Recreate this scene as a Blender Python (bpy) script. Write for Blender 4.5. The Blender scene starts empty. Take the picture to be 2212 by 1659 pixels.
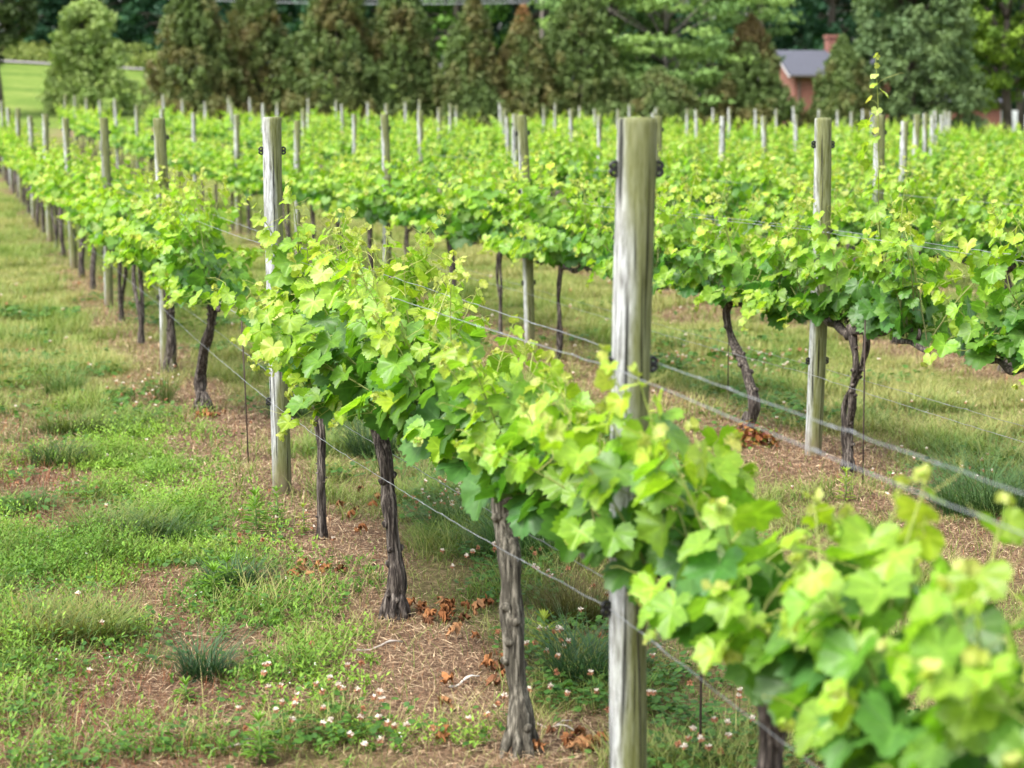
import bpy, math, random
import numpy as np
from mathutils import Matrix, Vector

S = bpy.context.scene
COL = S.collection

# ------------------------------------------------------------------ camera, world, sun, exposure
CAM_H = 2.0
cam_d = bpy.data.cameras.new("camera")
cam = bpy.data.objects.new("camera", cam_d)
COL.objects.link(cam)
cam_d.sensor_width = 36.0
cam_d.lens = 69.98
cam_d.clip_start = 0.1
cam_d.clip_end = 3000
cam.location = (0, 0, CAM_H)
cam.rotation_euler = (math.radians(90 - 7.61), 0, 0)
cam_d.dof.use_dof = True
cam_d.dof.focus_distance = 8.5
cam_d.dof.aperture_fstop = 3.4
S.camera = cam

SUN_EL, SUN_AZ = 56.0, 232.0        # azimuth measured clockwise from +Y (view direction)
world = bpy.data.worlds.new("World")
S.world = world
world.use_nodes = True
wn, wl = world.node_tree.nodes, world.node_tree.links
bg = wn["Background"]
sky = wn.new("ShaderNodeTexSky")
sky.sky_type = 'NISHITA'
sky.sun_disc = False
sky.sun_elevation = math.radians(SUN_EL)
sky.sun_rotation = math.radians(SUN_AZ)
sky.air_density = 1.0
sky.dust_density = 4.0
sky.ozone_density = 1.0
hsv = wn.new("ShaderNodeHueSaturation")
hsv.inputs["Saturation"].default_value = 0.45
wl.new(sky.outputs[0], hsv.inputs["Color"])
wl.new(hsv.outputs[0], bg.inputs[0])
bg.inputs[1].default_value = 0.15

sun_d = bpy.data.lights.new("sun", 'SUN')
sun_d.energy = 1.3
sun_d.angle = math.radians(26)
sun_d.color = (1.0, 0.98, 0.94)
sun = bpy.data.objects.new("sun", sun_d)
COL.objects.link(sun)
az, el = math.radians(SUN_AZ), math.radians(SUN_EL)
sun_dir = Vector((math.sin(az) * math.cos(el), math.cos(az) * math.cos(el), math.sin(el)))
sun.rotation_euler = sun_dir.to_track_quat('Z', 'Y').to_euler()

vs = S.view_settings
vs.view_transform = 'Standard'
vs.look = 'None'
vs.exposure = 1.76
vs.gamma = 1.0
S.render.engine = 'CYCLES'
cy = S.cycles
cy.max_bounces = 6
cy.diffuse_bounces = 3
cy.glossy_bounces = 2
cy.transmission_bounces = 4
cy.transparent_max_bounces = 4
cy.caustics_reflective = False
cy.caustics_refractive = False
cy.use_denoising = True
cy.denoising_prefilter = 'ACCURATE'
try:
    cy.denoiser = 'OPENIMAGEDENOISE'
except Exception:
    pass

# ------------------------------------------------------------------ helpers
F_PX, CX, HY = 4300.0, 1106.0, 255.0       # design grid of 2212 px used only to lay out positions on the ground


def pix2ground(x, y):
    zc = F_PX * 2.0 / (0.9912 * (y - HY))
    return (x - CX) * zc / F_PX, (zc - 0.2646) / 0.9912


def at_depth(x, Y):
    return (x - CX) / F_PX * (Y * 0.9912 + 0.13)


def row_pt(r, n):
    k = 1500.0 + (r - 1) * 2690.0
    zc = 5.26 * n
    return -0.2898 * zc + k * 0.0012233, (zc - 0.2646) / 0.9912


ROW_U = np.array([-0.276, 0.9611])
ROW_V = np.array([0.9611, 0.276])
ROW_ANG = math.atan2(ROW_U[1], ROW_U[0])      # direction of rows
V1, VS = 1.69, 3.163


def smooth(a, b, x):
    t = np.clip((np.asarray(x, float) - a) / (b - a), 0, 1)
    return t * t * (3 - 2 * t)


def _hash(i, j, s):
    h = np.sin(i * 127.1 + j * 311.7 + s * 74.7) * 43758.5453
    return h - np.floor(h)


def vnoise(x, y, s=0):
    x = np.asarray(x, float); y = np.asarray(y, float)
    i, j = np.floor(x), np.floor(y)
    fx, fy = x - i, y - j
    fx = fx * fx * (3 - 2 * fx); fy = fy * fy * (3 - 2 * fy)
    a, b = _hash(i, j, s), _hash(i + 1, j, s)
    c, d = _hash(i, j + 1, s), _hash(i + 1, j + 1, s)
    return a + (b - a) * fx + (c - a) * fy + (a - b - c + d) * fx * fy


def fbm(x, y, s=0, o=3):
    v, a, t = 0, 0.5, 0
    for k in range(o):
        v = v + a * vnoise(x * 2 ** k, y * 2 ** k, s + k * 13)
        t += a; a *= 0.5
    return v / t


def terrain(X, Y):
    X = np.asarray(X, float); Y = np.asarray(Y, float)
    t = np.clip((Y - 25) / 55.0, 0, 5)
    t = np.where(t < 0.2, t * t * 2.5 + 0 * t, t - 0.1)
    z = t * np.clip(0.66 - 0.026 * X, 0.1, 2.0)
    bank = smooth(92, 150, Y) * (2.55 - 2.15 * smooth(-6, 14, X))
    z = z + bank * (1 - smooth(175, 260, Y) * 0.2)
    z = z + 0.10 * (fbm(X / 5.0, Y / 5.0, 5) - 0.5) * smooth(6, 20, Y)
    return z


def tz(x, y):
    return float(terrain(np.array([x]), np.array([y]))[0])


class MB:
    """collects triangles with a colour (alpha = vein / free channel) per vertex"""

    def __init__(self):
        self.V, self.F, self.C, self.M = [], [], [], []
        self.n = 0

    def add(self, V, F, C=None, mi=0):
        V = np.asarray(V, float).reshape(-1, 3)
        F = np.asarray(F, int).reshape(-1, 3)
        if C is None:
            C = np.ones((len(V), 4))
        C = np.asarray(C, float)
        if C.ndim == 1:
            C = np.tile(C, (len(V), 1))
        if C.shape[1] == 3:
            C = np.hstack([C, np.ones((len(C), 1))])
        self.V.append(V); self.F.append(F + self.n); self.C.append(C)
        self.M.append(np.full(len(F), mi, int))
        self.n += len(V)

    def inst(self, T, TF, pos, R, sc, col, vein=None):
        """template T (k,3), faces TF, placed N times"""
        N, k = len(pos), len(T)
        if N == 0:
            return
        sc = np.asarray(sc, float)
        if sc.ndim == 1:
            P = np.einsum('nij,kj->nki', R, T) * sc[:, None, None]
        else:
            P = np.einsum('nij,nkj->nki', R, T[None] * sc[:, None, :])
        P = P + np.asarray(pos)[:, None, :]
        FF = (TF[None] + (np.arange(N) * k)[:, None, None]).reshape(-1, 3)
        C = np.ones((N, k, 4))
        C[:, :, :3] = np.asarray(col)[:, None, :] if np.ndim(col) == 2 else col
        if vein is not None:
            C[:, :, 3] = vein[None]
        self.add(P.reshape(-1, 3), FF, C.reshape(-1, 4))

    def tube(self, pts, rad, seg=8, col=None, cap=True, mi=0, ridge=0.0, seed=0, flat=None):
        pts = np.asarray(pts, float)
        n = len(pts)
        rad = np.broadcast_to(np.asarray(rad, float), (n,))
        T = np.gradient(pts, axis=0)
        T /= np.linalg.norm(T, axis=1)[:, None] + 1e-9
        ref = np.array([1.0, 0, 0]) if abs(T[0][0]) < 0.8 else np.array([0, 1.0, 0])
        A = np.zeros((n, 3))
        a = ref - T[0] * ref.dot(T[0]); a /= np.linalg.norm(a)
        for i in range(n):
            a = a - T[i] * a.dot(T[i]); a /= np.linalg.norm(a) + 1e-9
            A[i] = a
        B = np.cross(T, A)
        th = np.linspace(0, 2 * math.pi, seg, endpoint=False)
        rr = np.tile(rad[:, None], (1, seg))
        if ridge:
            g = np.arange(n)[:, None] / max(n - 1, 1)
            rr = rr * (1 + ridge * (fbm(th[None] * 3.2 + 0 * g, g * 3.5 + 0 * th[None], seed, 3) - 0.5) * 2
                       + ridge * 0.5 * np.sin(th[None] * 7 + 5 * g + seed) * np.sin(g * 9 + seed + th[None]))
            rr[:, -1] = (rr[:, -2] + rr[:, 0]) / 2
        V = pts[:, None] + rr[:, :, None] * (np.cos(th)[None, :, None] * A[:, None] + np.sin(th)[None, :, None] * B[:, None])
        i, j = np.meshgrid(np.arange(n - 1), np.arange(seg), indexing='ij')
        a0 = (i * seg + j).ravel(); a1 = (i * seg + (j + 1) % seg).ravel()
        F = np.concatenate([np.stack([a0, a1, a1 + seg], 1), np.stack([a0, a1 + seg, a0 + seg], 1)])
        V = V.reshape(-1, 3)
        if cap:
            V = np.vstack([V, pts[:1], pts[-1:]])
            c0, c1 = n * seg, n * seg + 1
            jj = np.arange(seg)
            F = np.concatenate([F, np.stack([np.full(seg, c0), (jj + 1) % seg, jj], 1),
                                np.stack([np.full(seg, c1), (n - 1) * seg + jj, (n - 1) * seg + (jj + 1) % seg], 1)])
        C = None
        if col is not None:
            col = np.asarray(col, float)
            if col.ndim == 2:
                C = np.repeat(col, seg, axis=0)
                if cap:
                    C = np.vstack([C, col[:1], col[-1:]])
            else:
                C = col
        self.add(V, F, C, mi)

    def quad(self, a, b, c, d, mi=0, col=None):
        self.add([a, b, c, d], [[0, 1, 2], [0, 2, 3]], col, mi)

    def box(self, lo, hi, mi=0, R=None, off=(0, 0, 0), col=None):
        x0, y0, z0 = lo; x1, y1, z1 = hi
        V = np.array([[x0, y0, z0], [x1, y0, z0], [x1, y1, z0], [x0, y1, z0],
                      [x0, y0, z1], [x1, y0, z1], [x1, y1, z1], [x0, y1, z1]], float)
        if R is not None:
            V = V @ np.asarray(R).T
        V = V + np.asarray(off)
        Q = [[0, 3, 2, 1], [4, 5, 6, 7], [0, 1, 5, 4], [1, 2, 6, 5], [2, 3, 7, 6], [3, 0, 4, 7]]
        F = []
        for q in Q:
            F += [[q[0], q[1], q[2]], [q[0], q[2], q[3]]]
        self.add(V, F, col, mi)

    def mesh(self, name, mats, smooth_=False):
        V = np.concatenate(self.V).astype(np.float32)
        F = np.concatenate(self.F).astype(np.int32)
        C = np.concatenate(self.C).astype(np.float32)
        M = np.concatenate(self.M).astype(np.int32)
        me = bpy.data.meshes.new(name)
        me.vertices.add(len(V)); me.vertices.foreach_set('co', V.ravel())
        me.loops.add(len(F) * 3); me.loops.foreach_set('vertex_index', F.ravel())
        me.polygons.add(len(F)); me.polygons.foreach_set('loop_start', np.arange(0, len(F) * 3, 3, dtype=np.int32))
        at = me.attributes.new('col', 'FLOAT_COLOR', 'POINT')
        at.data.foreach_set('color', C.ravel())
        for m in (mats if isinstance(mats, (list, tuple)) else [mats]):
            me.materials.append(m)
        if M.max() > 0:
            me.polygons.foreach_set('material_index', M)
        me.polygons.foreach_set('use_smooth', np.full(len(F), bool(smooth_)))
        me.update(calc_edges=True)
        return me

    def obj(self, name, mats, parent=None, smooth_=False, loc=None):
        o = bpy.data.objects.new(name, self.mesh(name, mats, smooth_))
        COL.objects.link(o)
        if parent is not None:
            o.parent = parent
        if loc is not None:
            o.location = loc
        return o


def empty(name, loc, rz=0.0):
    o = bpy.data.objects.new(name, None)
    o.empty_display_size = 0.2
    COL.objects.link(o)
    o.location = loc
    o.rotation_euler = (0, 0, rz)
    return o


def tag(o, label=None, cat=None, group=None, kind=None):
    if label: o['label'] = label
    if cat: o['category'] = cat
    if group: o['group'] = group
    if kind: o['kind'] = kind
    return o


def copy_tree(o, parent=None):
    c = o.copy()
    COL.objects.link(c)
    if parent is not None:
        c.parent = parent
        c.matrix_parent_inverse = o.matrix_parent_inverse.copy()
    for ch in list(o.children):
        copy_tree(ch, c)
    return c


def basis(z, y):
    """rotation matrices from normals z and approximate tip direction y, arrays (N,3)"""
    z = z / (np.linalg.norm(z, axis=1)[:, None] + 1e-9)
    y = y - z * np.sum(y * z, axis=1)[:, None]
    y = y / (np.linalg.norm(y, axis=1)[:, None] + 1e-9)
    x = np.cross(y, z)
    return np.stack([x, y, z], axis=2)


def rand_unit(rng, n):
    v = rng.normal(size=(n, 3))
    return v / np.linalg.norm(v, axis=1)[:, None]


# ------------------------------------------------------------------ materials
def new_mat(name):
    m = bpy.data.materials.new(name)
    m.use_nodes = True
    nt = m.node_tree
    b = nt.nodes["Principled BSDF"]
    return m, nt, nt.nodes, nt.links, b


def veg_mat(name, trans=0.4, rough=0.5, spec=0.35, gain=(1.0, 1.0, 1.0), tgain=(1.0, 1.15, 0.5), vein=False, noise=0.0, nscale=60):
    m, nt, N, L, b = new_mat(name)
    out = N["Material Output"]
    at = N.new("ShaderNodeAttribute"); at.attribute_name = 'col'
    src = at.outputs['Color']
    if vein:
        mx = N.new("ShaderNodeMix"); mx.data_type = 'RGBA'
        pw = N.new("ShaderNodeMath"); pw.operation = 'POWER'
        pw.inputs[1].default_value = 9.0
        L.new(at.outputs['Alpha'], pw.inputs[0])
        sc = N.new("ShaderNodeMath"); sc.operation = 'MULTIPLY'; sc.inputs[1].default_value = 0.75
        L.new(pw.outputs[0], sc.inputs[0])
        L.new(sc.outputs[0], mx.inputs[0])
        L.new(src, mx.inputs[6])
        lt = N.new("ShaderNodeMix"); lt.data_type = 'RGBA'; lt.blend_type = 'MULTIPLY'
        lt.inputs[0].default_value = 1
        L.new(src, lt.inputs[6]); lt.inputs[7].default_value = (1.9, 1.6, 1.8, 1)
        L.new(lt.outputs[2], mx.inputs[7])
        src = mx.outputs[2]
    if noise:
        tc = N.new("ShaderNodeNewGeometry")
        nz = N.new("ShaderNodeTexNoise"); nz.inputs['Scale'].default_value = nscale; nz.inputs['Detail'].default_value = 3
        L.new(tc.outputs['Position'], nz.inputs['Vector'])
        mr = N.new("ShaderNodeMapRange"); mr.inputs[3].default_value = 1 - noise; mr.inputs[4].default_value = 1 + noise
        mr.inputs[1].default_value = 0.3; mr.inputs[2].default_value = 0.7
        L.new(nz.outputs[0], mr.inputs[0])
        ml = N.new("ShaderNodeMix"); ml.data_type = 'RGBA'; ml.blend_type = 'MULTIPLY'; ml.inputs[0].default_value = 1
        L.new(src, ml.inputs[6]); L.new(mr.outputs[0], ml.inputs[7])
        src = ml.outputs[2]
        if vein:
            bp = N.new("ShaderNodeBump"); bp.inputs['Strength'].default_value = 0.25; bp.inputs['Distance'].default_value = 0.004
            L.new(nz.outputs[0], bp.inputs['Height'])
            L.new(bp.outputs[0], b.inputs['Normal'])
    L.new(src, b.inputs['Base Color'])
    b.inputs['Roughness'].default_value = rough
    b.inputs['Specular IOR Level'].default_value = spec
    if trans > 0:
        tr = N.new("ShaderNodeBsdfTranslucent")
        tm = N.new("ShaderNodeMix"); tm.data_type = 'RGBA'; tm.blend_type = 'MULTIPLY'; tm.inputs[0].default_value = 1
        L.new(src, tm.inputs[6]); tm.inputs[7].default_value = (*tgain, 1)
        L.new(tm.outputs[2], tr.inputs['Color'])
        ms = N.new("ShaderNodeMixShader"); ms.inputs[0].default_value = trans
        L.new(b.outputs[0], ms.inputs[1]); L.new(tr.outputs[0], ms.inputs[2])
        L.new(ms.outputs[0], out.inputs['Surface'])
    return m


def grain_mat(name, c1, c2, c3=None, scale=(30, 30, 2.0), rough=0.85, bump=0.4, algae=False, crack=False, contrast=(0.35, 0.65)):
    m, nt, N, L, b = new_mat(name)
    tc = N.new("ShaderNodeTexCoord")
    oi = N.new("ShaderNodeObjectInfo")
    mp = N.new("ShaderNodeMapping"); mp.inputs['Scale'].default_value = scale
    ad = N.new("ShaderNodeVectorMath"); ad.operation = 'ADD'
    mu = N.new("ShaderNodeMath"); mu.operation = 'MULTIPLY'; mu.inputs[1].default_value = 37.0
    L.new(oi.outputs['Random'], mu.inputs[0])
    L.new(tc.outputs['Object'], mp.inputs['Vector'])
    L.new(mp.outputs[0], ad.inputs[0]); L.new(mu.outputs[0], ad.inputs[1])
    nz = N.new("ShaderNodeTexNoise"); nz.inputs['Scale'].default_value = 1.0; nz.inputs['Detail'].default_value = 6
    nz.inputs['Roughness'].default_value = 0.65
    L.new(ad.outputs[0], nz.inputs['Vector'])
    rp = N.new("ShaderNodeValToRGB")
    rp.color_ramp.elements[0].position = contrast[0]; rp.color_ramp.elements[0].color = (*c1, 1)
    rp.color_ramp.elements[1].position = contrast[1]; rp.color_ramp.elements[1].color = (*c2, 1)
    if c3:
        e = rp.color_ramp.elements.new((contrast[0] + contrast[1]) / 2); e.color = (*c3, 1)
    L.new(nz.outputs[0], rp.inputs[0])
    src = rp.outputs[0]
    if algae:
        nb = N.new("ShaderNodeTexNoise"); nb.inputs['Scale'].default_value = 1.0; nb.inputs['Detail'].default_value = 5; nb.inputs['Roughness'].default_value = 0.7
        mb_ = N.new("ShaderNodeMapping"); mb_.inputs['Scale'].default_value = (26, 26, 9)
        ab_ = N.new("ShaderNodeVectorMath"); ab_.operation = 'ADD'
        L.new(tc.outputs['Object'], mb_.inputs[0]); L.new(mb_.outputs[0], ab_.inputs[0]); L.new(mu.outputs[0], ab_.inputs[1]); L.new(ab_.outputs[0], nb.inputs['Vector'])
        rb = N.new("ShaderNodeValToRGB")
        rb.color_ramp.elements[0].position = 0.36; rb.color_ramp.elements[0].color = (0.60, 0.585, 0.53, 1)
        rb.color_ramp.elements[1].position = 0.60; rb.color_ramp.elements[1].color = (1, 1, 1, 1)
        L.new(nb.outputs[0], rb.inputs[0])
        mb2 = N.new("ShaderNodeMix"); mb2.data_type = 'RGBA'; mb2.blend_type = 'MULTIPLY'; mb2.inputs[0].default_value = 0.85
        L.new(src, mb2.inputs[6]); L.new(rb.outputs[0], mb2.inputs[7])
        src = mb2.outputs[2]
        # blotchy algae that grew on one side of the post and round its top
        sx = N.new("ShaderNodeSeparateXYZ"); L.new(tc.outputs['Object'], sx.inputs[0])
        n2 = N.new("ShaderNodeTexNoise"); n2.inputs['Scale'].default_value = 1.0; n2.inputs['Detail'].default_value = 5
        m2 = N.new("ShaderNodeMapping"); m2.inputs['Scale'].default_value = (14, 14, 2.2)
        L.new(tc.outputs['Object'], m2.inputs[0])
        a2 = N.new("ShaderNodeVectorMath"); a2.operation = 'ADD'
        L.new(m2.outputs[0], a2.inputs[0]); L.new(mu.outputs[0], a2.inputs[1])
        L.new(a2.outputs[0], n2.inputs['Vector'])
        mx1 = N.new("ShaderNodeMath"); mx1.operation = 'MULTIPLY_ADD'
        L.new(sx.outputs[0], mx1.inputs[0]); mx1.inputs[1].default_value = 17.0; mx1.inputs[2].default_value = -0.10
        zt = N.new("ShaderNodeMapRange"); zt.inputs[1].default_value = 1.6; zt.inputs[2].default_value = 2.02
        zt.inputs[3].default_value = 0.0; zt.inputs[4].default_value = 0.7
        L.new(sx.outputs[2], zt.inputs[0])
        zb = N.new("ShaderNodeMapRange"); zb.inputs[1].default_value = 1.1; zb.inputs[2].default_value = 0.2
        zb.inputs[3].default_value = 0.0; zb.inputs[4].default_value = 0.34
        L.new(sx.outputs[2], zb.inputs[0])
        s1 = N.new("ShaderNodeMath"); s1.operation = 'ADD'; L.new(mx1.outputs[0], s1.inputs[0]); L.new(zt.outputs[0], s1.inputs[1])
        s1b = N.new("ShaderNodeMath"); s1b.operation = 'ADD'; L.new(s1.outputs[0], s1b.inputs[0]); L.new(zb.outputs[0], s1b.inputs[1])
        n2m = N.new("ShaderNodeMath"); n2m.operation = 'MULTIPLY_ADD'; L.new(n2.outputs[0], n2m.inputs[0])
        n2m.inputs[1].default_value = 1.5
        L.new(s1b.outputs[0], n2m.inputs[2])
        cl = N.new("ShaderNodeMapRange"); cl.inputs[1].default_value = 0.25; cl.inputs[2].default_value = 0.85
        cl.inputs[4].default_value = 0.85
        L.new(n2m.outputs[0], cl.inputs[0])
        mxa = N.new("ShaderNodeMix"); mxa.data_type = 'RGBA'
        L.new(cl.outputs[0], mxa.inputs[0]); L.new(src, mxa.inputs[6])
        ga = N.new("ShaderNodeMix"); ga.data_type = 'RGBA'
        L.new(nz.outputs[0], ga.inputs[0]); ga.inputs[6].default_value = (0.060, 0.068, 0.008, 1); ga.inputs[7].default_value = (0.165, 0.18, 0.028, 1)
        L.new(ga.outputs[2], mxa.inputs[7])
        src = mxa.outputs[2]
    if algae:
        st_ = N.new("ShaderNodeMapRange"); st_.inputs[1].default_value = 0.0; st_.inputs[2].default_value = 0.22
        st_.inputs[3].default_value = 0.75; st_.inputs[4].default_value = 0.0
        nzz = N.new("ShaderNodeMath"); nzz.operation = 'MULTIPLY_ADD'; L.new(nb.outputs[0], nzz.inputs[0]); nzz.inputs[1].default_value = -0.25
        L.new(sx.outputs[2], nzz.inputs[2])
        of_ = N.new("ShaderNodeMath"); of_.operation = 'ADD'; L.new(nzz.outputs[0], of_.inputs[0]); of_.inputs[1].default_value = 0.10
        L.new(of_.outputs[0], st_.inputs[0])
        ms_ = N.new("ShaderNodeMix"); ms_.data_type = 'RGBA'
        L.new(st_.outputs[0], ms_.inputs[0]); L.new(src, ms_.inputs[6]); ms_.inputs[7].default_value = (0.16, 0.115, 0.075, 1)
        src = ms_.outputs[2]
    bp = N.new("ShaderNodeBump"); bp.inputs['Strength'].default_value = bump; bp.inputs['Distance'].default_value = 0.01
    L.new(nz.outputs[0], bp.inputs['Height'])
    if crack:
        m3 = N.new("ShaderNodeMapping"); m3.inputs['Scale'].default_value = (60, 60, 1.6)
        L.new(tc.outputs['Object'], m3.inputs[0])
        a3 = N.new("ShaderNodeVectorMath"); a3.operation = 'ADD'
        L.new(m3.outputs[0], a3.inputs[0]); L.new(mu.outputs[0], a3.inputs[1])
        n3 = N.new("ShaderNodeTexNoise"); n3.inputs['Scale'].default_value = 1.0; n3.inputs['Detail'].default_value = 2
        L.new(a3.outputs[0], n3.inputs['Vector'])
        c3r = N.new("ShaderNodeMapRange"); c3r.inputs[1].default_value = 0.34; c3r.inputs[2].default_value = 0.39
        c3r.inputs[3].default_value = 0.15; c3r.inputs[4].default_value = 1.0
        L.new(n3.outputs[0], c3r.inputs[0])
        mk = N.new("ShaderNodeMix"); mk.data_type = 'RGBA'; mk.blend_type = 'MULTIPLY'; mk.inputs[0].default_value = 1
        L.new(src, mk.inputs[6]); L.new(c3r.outputs[0], mk.inputs[7])
        src = mk.outputs[2]
    L.new(src, b.inputs['Base Color']); L.new(bp.outputs[0], b.inputs['Normal'])
    b.inputs['Roughness'].default_value = rough
    b.inputs['Specular IOR Level'].default_value = 0.2
    return m


def plain_mat(name, c, rough=0.6, metal=0.0, spec=0.4):
    m, nt, N, L, b = new_mat(name)
    nz = N.new("ShaderNodeTexNoise"); nz.inputs['Scale'].default_value = 9; nz.inputs['Detail'].default_value = 4
    tc = N.new("ShaderNodeTexCoord"); L.new(tc.outputs['Object'], nz.inputs['Vector'])
    rp = N.new("ShaderNodeValToRGB")
    rp.color_ramp.elements[0].position = 0.3; rp.color_ramp.elements[0].color = (c[0] * .8, c[1] * .8, c[2] * .8, 1)
    rp.color_ramp.elements[1].position = 0.7; rp.color_ramp.elements[1].color = (min(c[0] * 1.15, 1), min(c[1] * 1.15, 1), min(c[2] * 1.15, 1), 1)
    L.new(nz.outputs[0], rp.inputs[0]); L.new(rp.outputs[0], b.inputs['Base Color'])
    b.inputs['Roughness'].default_value = rough
    b.inputs['Metallic'].default_value = metal
    b.inputs['Specular IOR Level'].default_value = spec
    return m


M_LEAF = veg_mat("vine_leaf", trans=0.48, rough=0.42, spec=0.45, vein=True, noise=0.16, nscale=55)
M_LEAF_FAR = veg_mat("vine_leaf_far", trans=0.48, rough=0.45, spec=0.4)
M_SHOOT = veg_mat("vine_shoot", trans=0.0, rough=0.5)
M_GRASS = veg_mat("grass_blade", trans=0.35, rough=0.55, spec=0.3, tgain=(1.1, 1.1, 0.7))
M_TREE = veg_mat("tree_leaf", trans=0.25, rough=0.6, spec=0.25, tgain=(1.1, 1.15, 0.6))
M_STRAW = veg_mat("dry_straw", trans=0.0, rough=0.8, spec=0.2)
M_PETAL = veg_mat("clover_petal", trans=0.2, rough=0.7, spec=0.2, tgain=(1, 1, 1))
M_BARK = grain_mat("vine_bark", (0.010, 0.008, 0.007), (0.22, 0.19, 0.16), (0.055, 0.044, 0.037), scale=(85, 85, 9), bump=1.0, contrast=(0.34, 0.66))
M_BARK_PALE = grain_mat('pale_peeling_bark', (0.020, 0.016, 0.013), (0.27, 0.245, 0.195), (0.085, 0.077, 0.058), scale=(85, 85, 7), bump=1.0, contrast=(0.34, 0.66))
M_TBARK = grain_mat("tree_bark", (0.03, 0.024, 0.018), (0.13, 0.11, 0.09), scale=(6, 6, 1), bump=0.5)
M_PALEBARK = grain_mat("pale_tree_bark", (0.10, 0.09, 0.075), (0.24, 0.22, 0.19), scale=(6, 6, 1), bump=0.3)
M_WOOD = grain_mat("weathered_wood", (0.12, 0.12, 0.112), (0.56, 0.585, 0.585), (0.37, 0.385, 0.38), scale=(95, 95, 10), bump=0.9, algae=True, crack=True, contrast=(0.32, 0.64))
M_CLIP = plain_mat("black_plastic", (0.012, 0.012, 0.013), 0.35)
M_WIRE = plain_mat("galvanised_wire", (0.27, 0.285, 0.30), 0.55, 0.5)
M_ROD = plain_mat("rusty_rod", (0.05, 0.033, 0.026), 0.8)
M_POLE = plain_mat("pole_wood", (0.10, 0.085, 0.07), 0.85)
M_CABLE = plain_mat("cable", (0.25, 0.26, 0.28), 0.5)
M_WHITE = plain_mat("white_paint", (0.72, 0.73, 0.75), 0.5)
M_TRIM = plain_mat('trim_paint', (0.34, 0.33, 0.32), 0.6)
M_ROAD = plain_mat("road_gravel", (0.24, 0.225, 0.21), 0.9)


def brick_mat(name, c1, c2, mortar):
    m, nt, N, L, b = new_mat(name)
    tc = N.new("ShaderNodeTexCoord")
    br = N.new("ShaderNodeTexBrick")
    br.inputs['Color1'].default_value = (*c1, 1); br.inputs['Color2'].default_value = (*c2, 1); br.inputs['Mortar'].default_value = (*mortar, 1)
    br.inputs['Scale'].default_value = 4.0; br.inputs['Mortar Size'].default_value = 0.012
    sx = N.new("ShaderNodeSeparateXYZ"); L.new(tc.outputs['Object'], sx.inputs[0])
    ad = N.new("ShaderNodeMath"); ad.operation = 'ADD'; L.new(sx.outputs[0], ad.inputs[0]); L.new(sx.outputs[1], ad.inputs[1])
    cb = N.new("ShaderNodeCombineXYZ"); L.new(ad.outputs[0], cb.inputs[0]); L.new(sx.outputs[2], cb.inputs[1])
    L.new(cb.outputs[0], br.inputs['Vector'])
    L.new(br.outputs['Color'], b.inputs['Base Color'])
    b.inputs['Roughness'].default_value = 0.9
    return m


M_BRICK = brick_mat("red_brick", (0.185, 0.062, 0.046), (0.24, 0.085, 0.062), (0.24, 0.17, 0.145))
M_ROOF = plain_mat("slate_roof", (0.062, 0.065, 0.082), 0.8)


def ground_mat():
    m, nt, N, L, b = new_mat("ground_soil")
    at = N.new("ShaderNodeAttribute"); at.attribute_name = 'col'
    sp = N.new("ShaderNodeSeparateColor"); L.new(at.outputs['Color'], sp.inputs[0])
    geo = N.new("ShaderNodeNewGeometry")

    def noise(s, d=4, r=0.6):
        n = N.new("ShaderNodeTexNoise"); n.inputs['Scale'].default_value = s; n.inputs['Detail'].default_value = d
        n.inputs['Roughness'].default_value = r
        L.new(geo.outputs['Position'], n.inputs['Vector'])
        return n.outputs[0]

    def ramp(f, cs):
        r = N.new("ShaderNodeValToRGB")
        els = r.color_ramp.elements
        els[0].position = cs[0][0]; els[0].color = (*cs[0][1], 1)
        els[1].position = cs[-1][0]; els[1].color = (*cs[-1][1], 1)
        for p, c in cs[1:-1]:
            e = els.new(p); e.color = (*c, 1)
        L.new(f, r.inputs[0])
        return r.outputs[0]

    def mix(f, a, c):
        x = N.new("ShaderNodeMix"); x.data_type = 'RGBA'
        L.new(f, x.inputs[0]); L.new(a, x.inputs[6]); L.new(c, x.inputs[7])
        return x.outputs[2]
    nf = noise(38, 6, 0.7)
    soil = ramp(nf, [(0.30, (0.030, 0.018, 0.012)), (0.5, (0.125, 0.076, 0.047)), (0.70, (0.32, 0.215, 0.14))])
    turf = ramp(noise(30, 6, 0.7), [(0.30, (0.045, 0.065, 0.012)), (0.5, (0.135, 0.16, 0.035)), (0.72, (0.27, 0.25, 0.09))])
    lawn = ramp(noise(0.22, 8, 0.8), [(0.34, (0.055, 0.10, 0.016)), (0.5, (0.105, 0.165, 0.026)), (0.68, (0.19, 0.23, 0.055))])
    c = mix(sp.outputs[0], soil, turf)
    c = mix(sp.outputs[1], c, lawn)
    pink = ramp(noise(2.0), [(0.3, (0.16, 0.09, 0.06)), (0.7, (0.30, 0.19, 0.14))])
    c = mix(sp.outputs[2], c, pink)
    L.new(c, b.inputs['Base Color'])
    b.inputs['Roughness'].default_value = 0.95
    b.inputs['Specular IOR Level'].default_value = 0.1
    bp = N.new("ShaderNodeBump"); bp.inputs['Strength'].default_value = 0.8; bp.inputs['Distance'].default_value = 0.03
    L.new(nf, bp.inputs['Height']); L.new(bp.outputs[0], b.inputs['Normal'])
    return m


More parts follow.
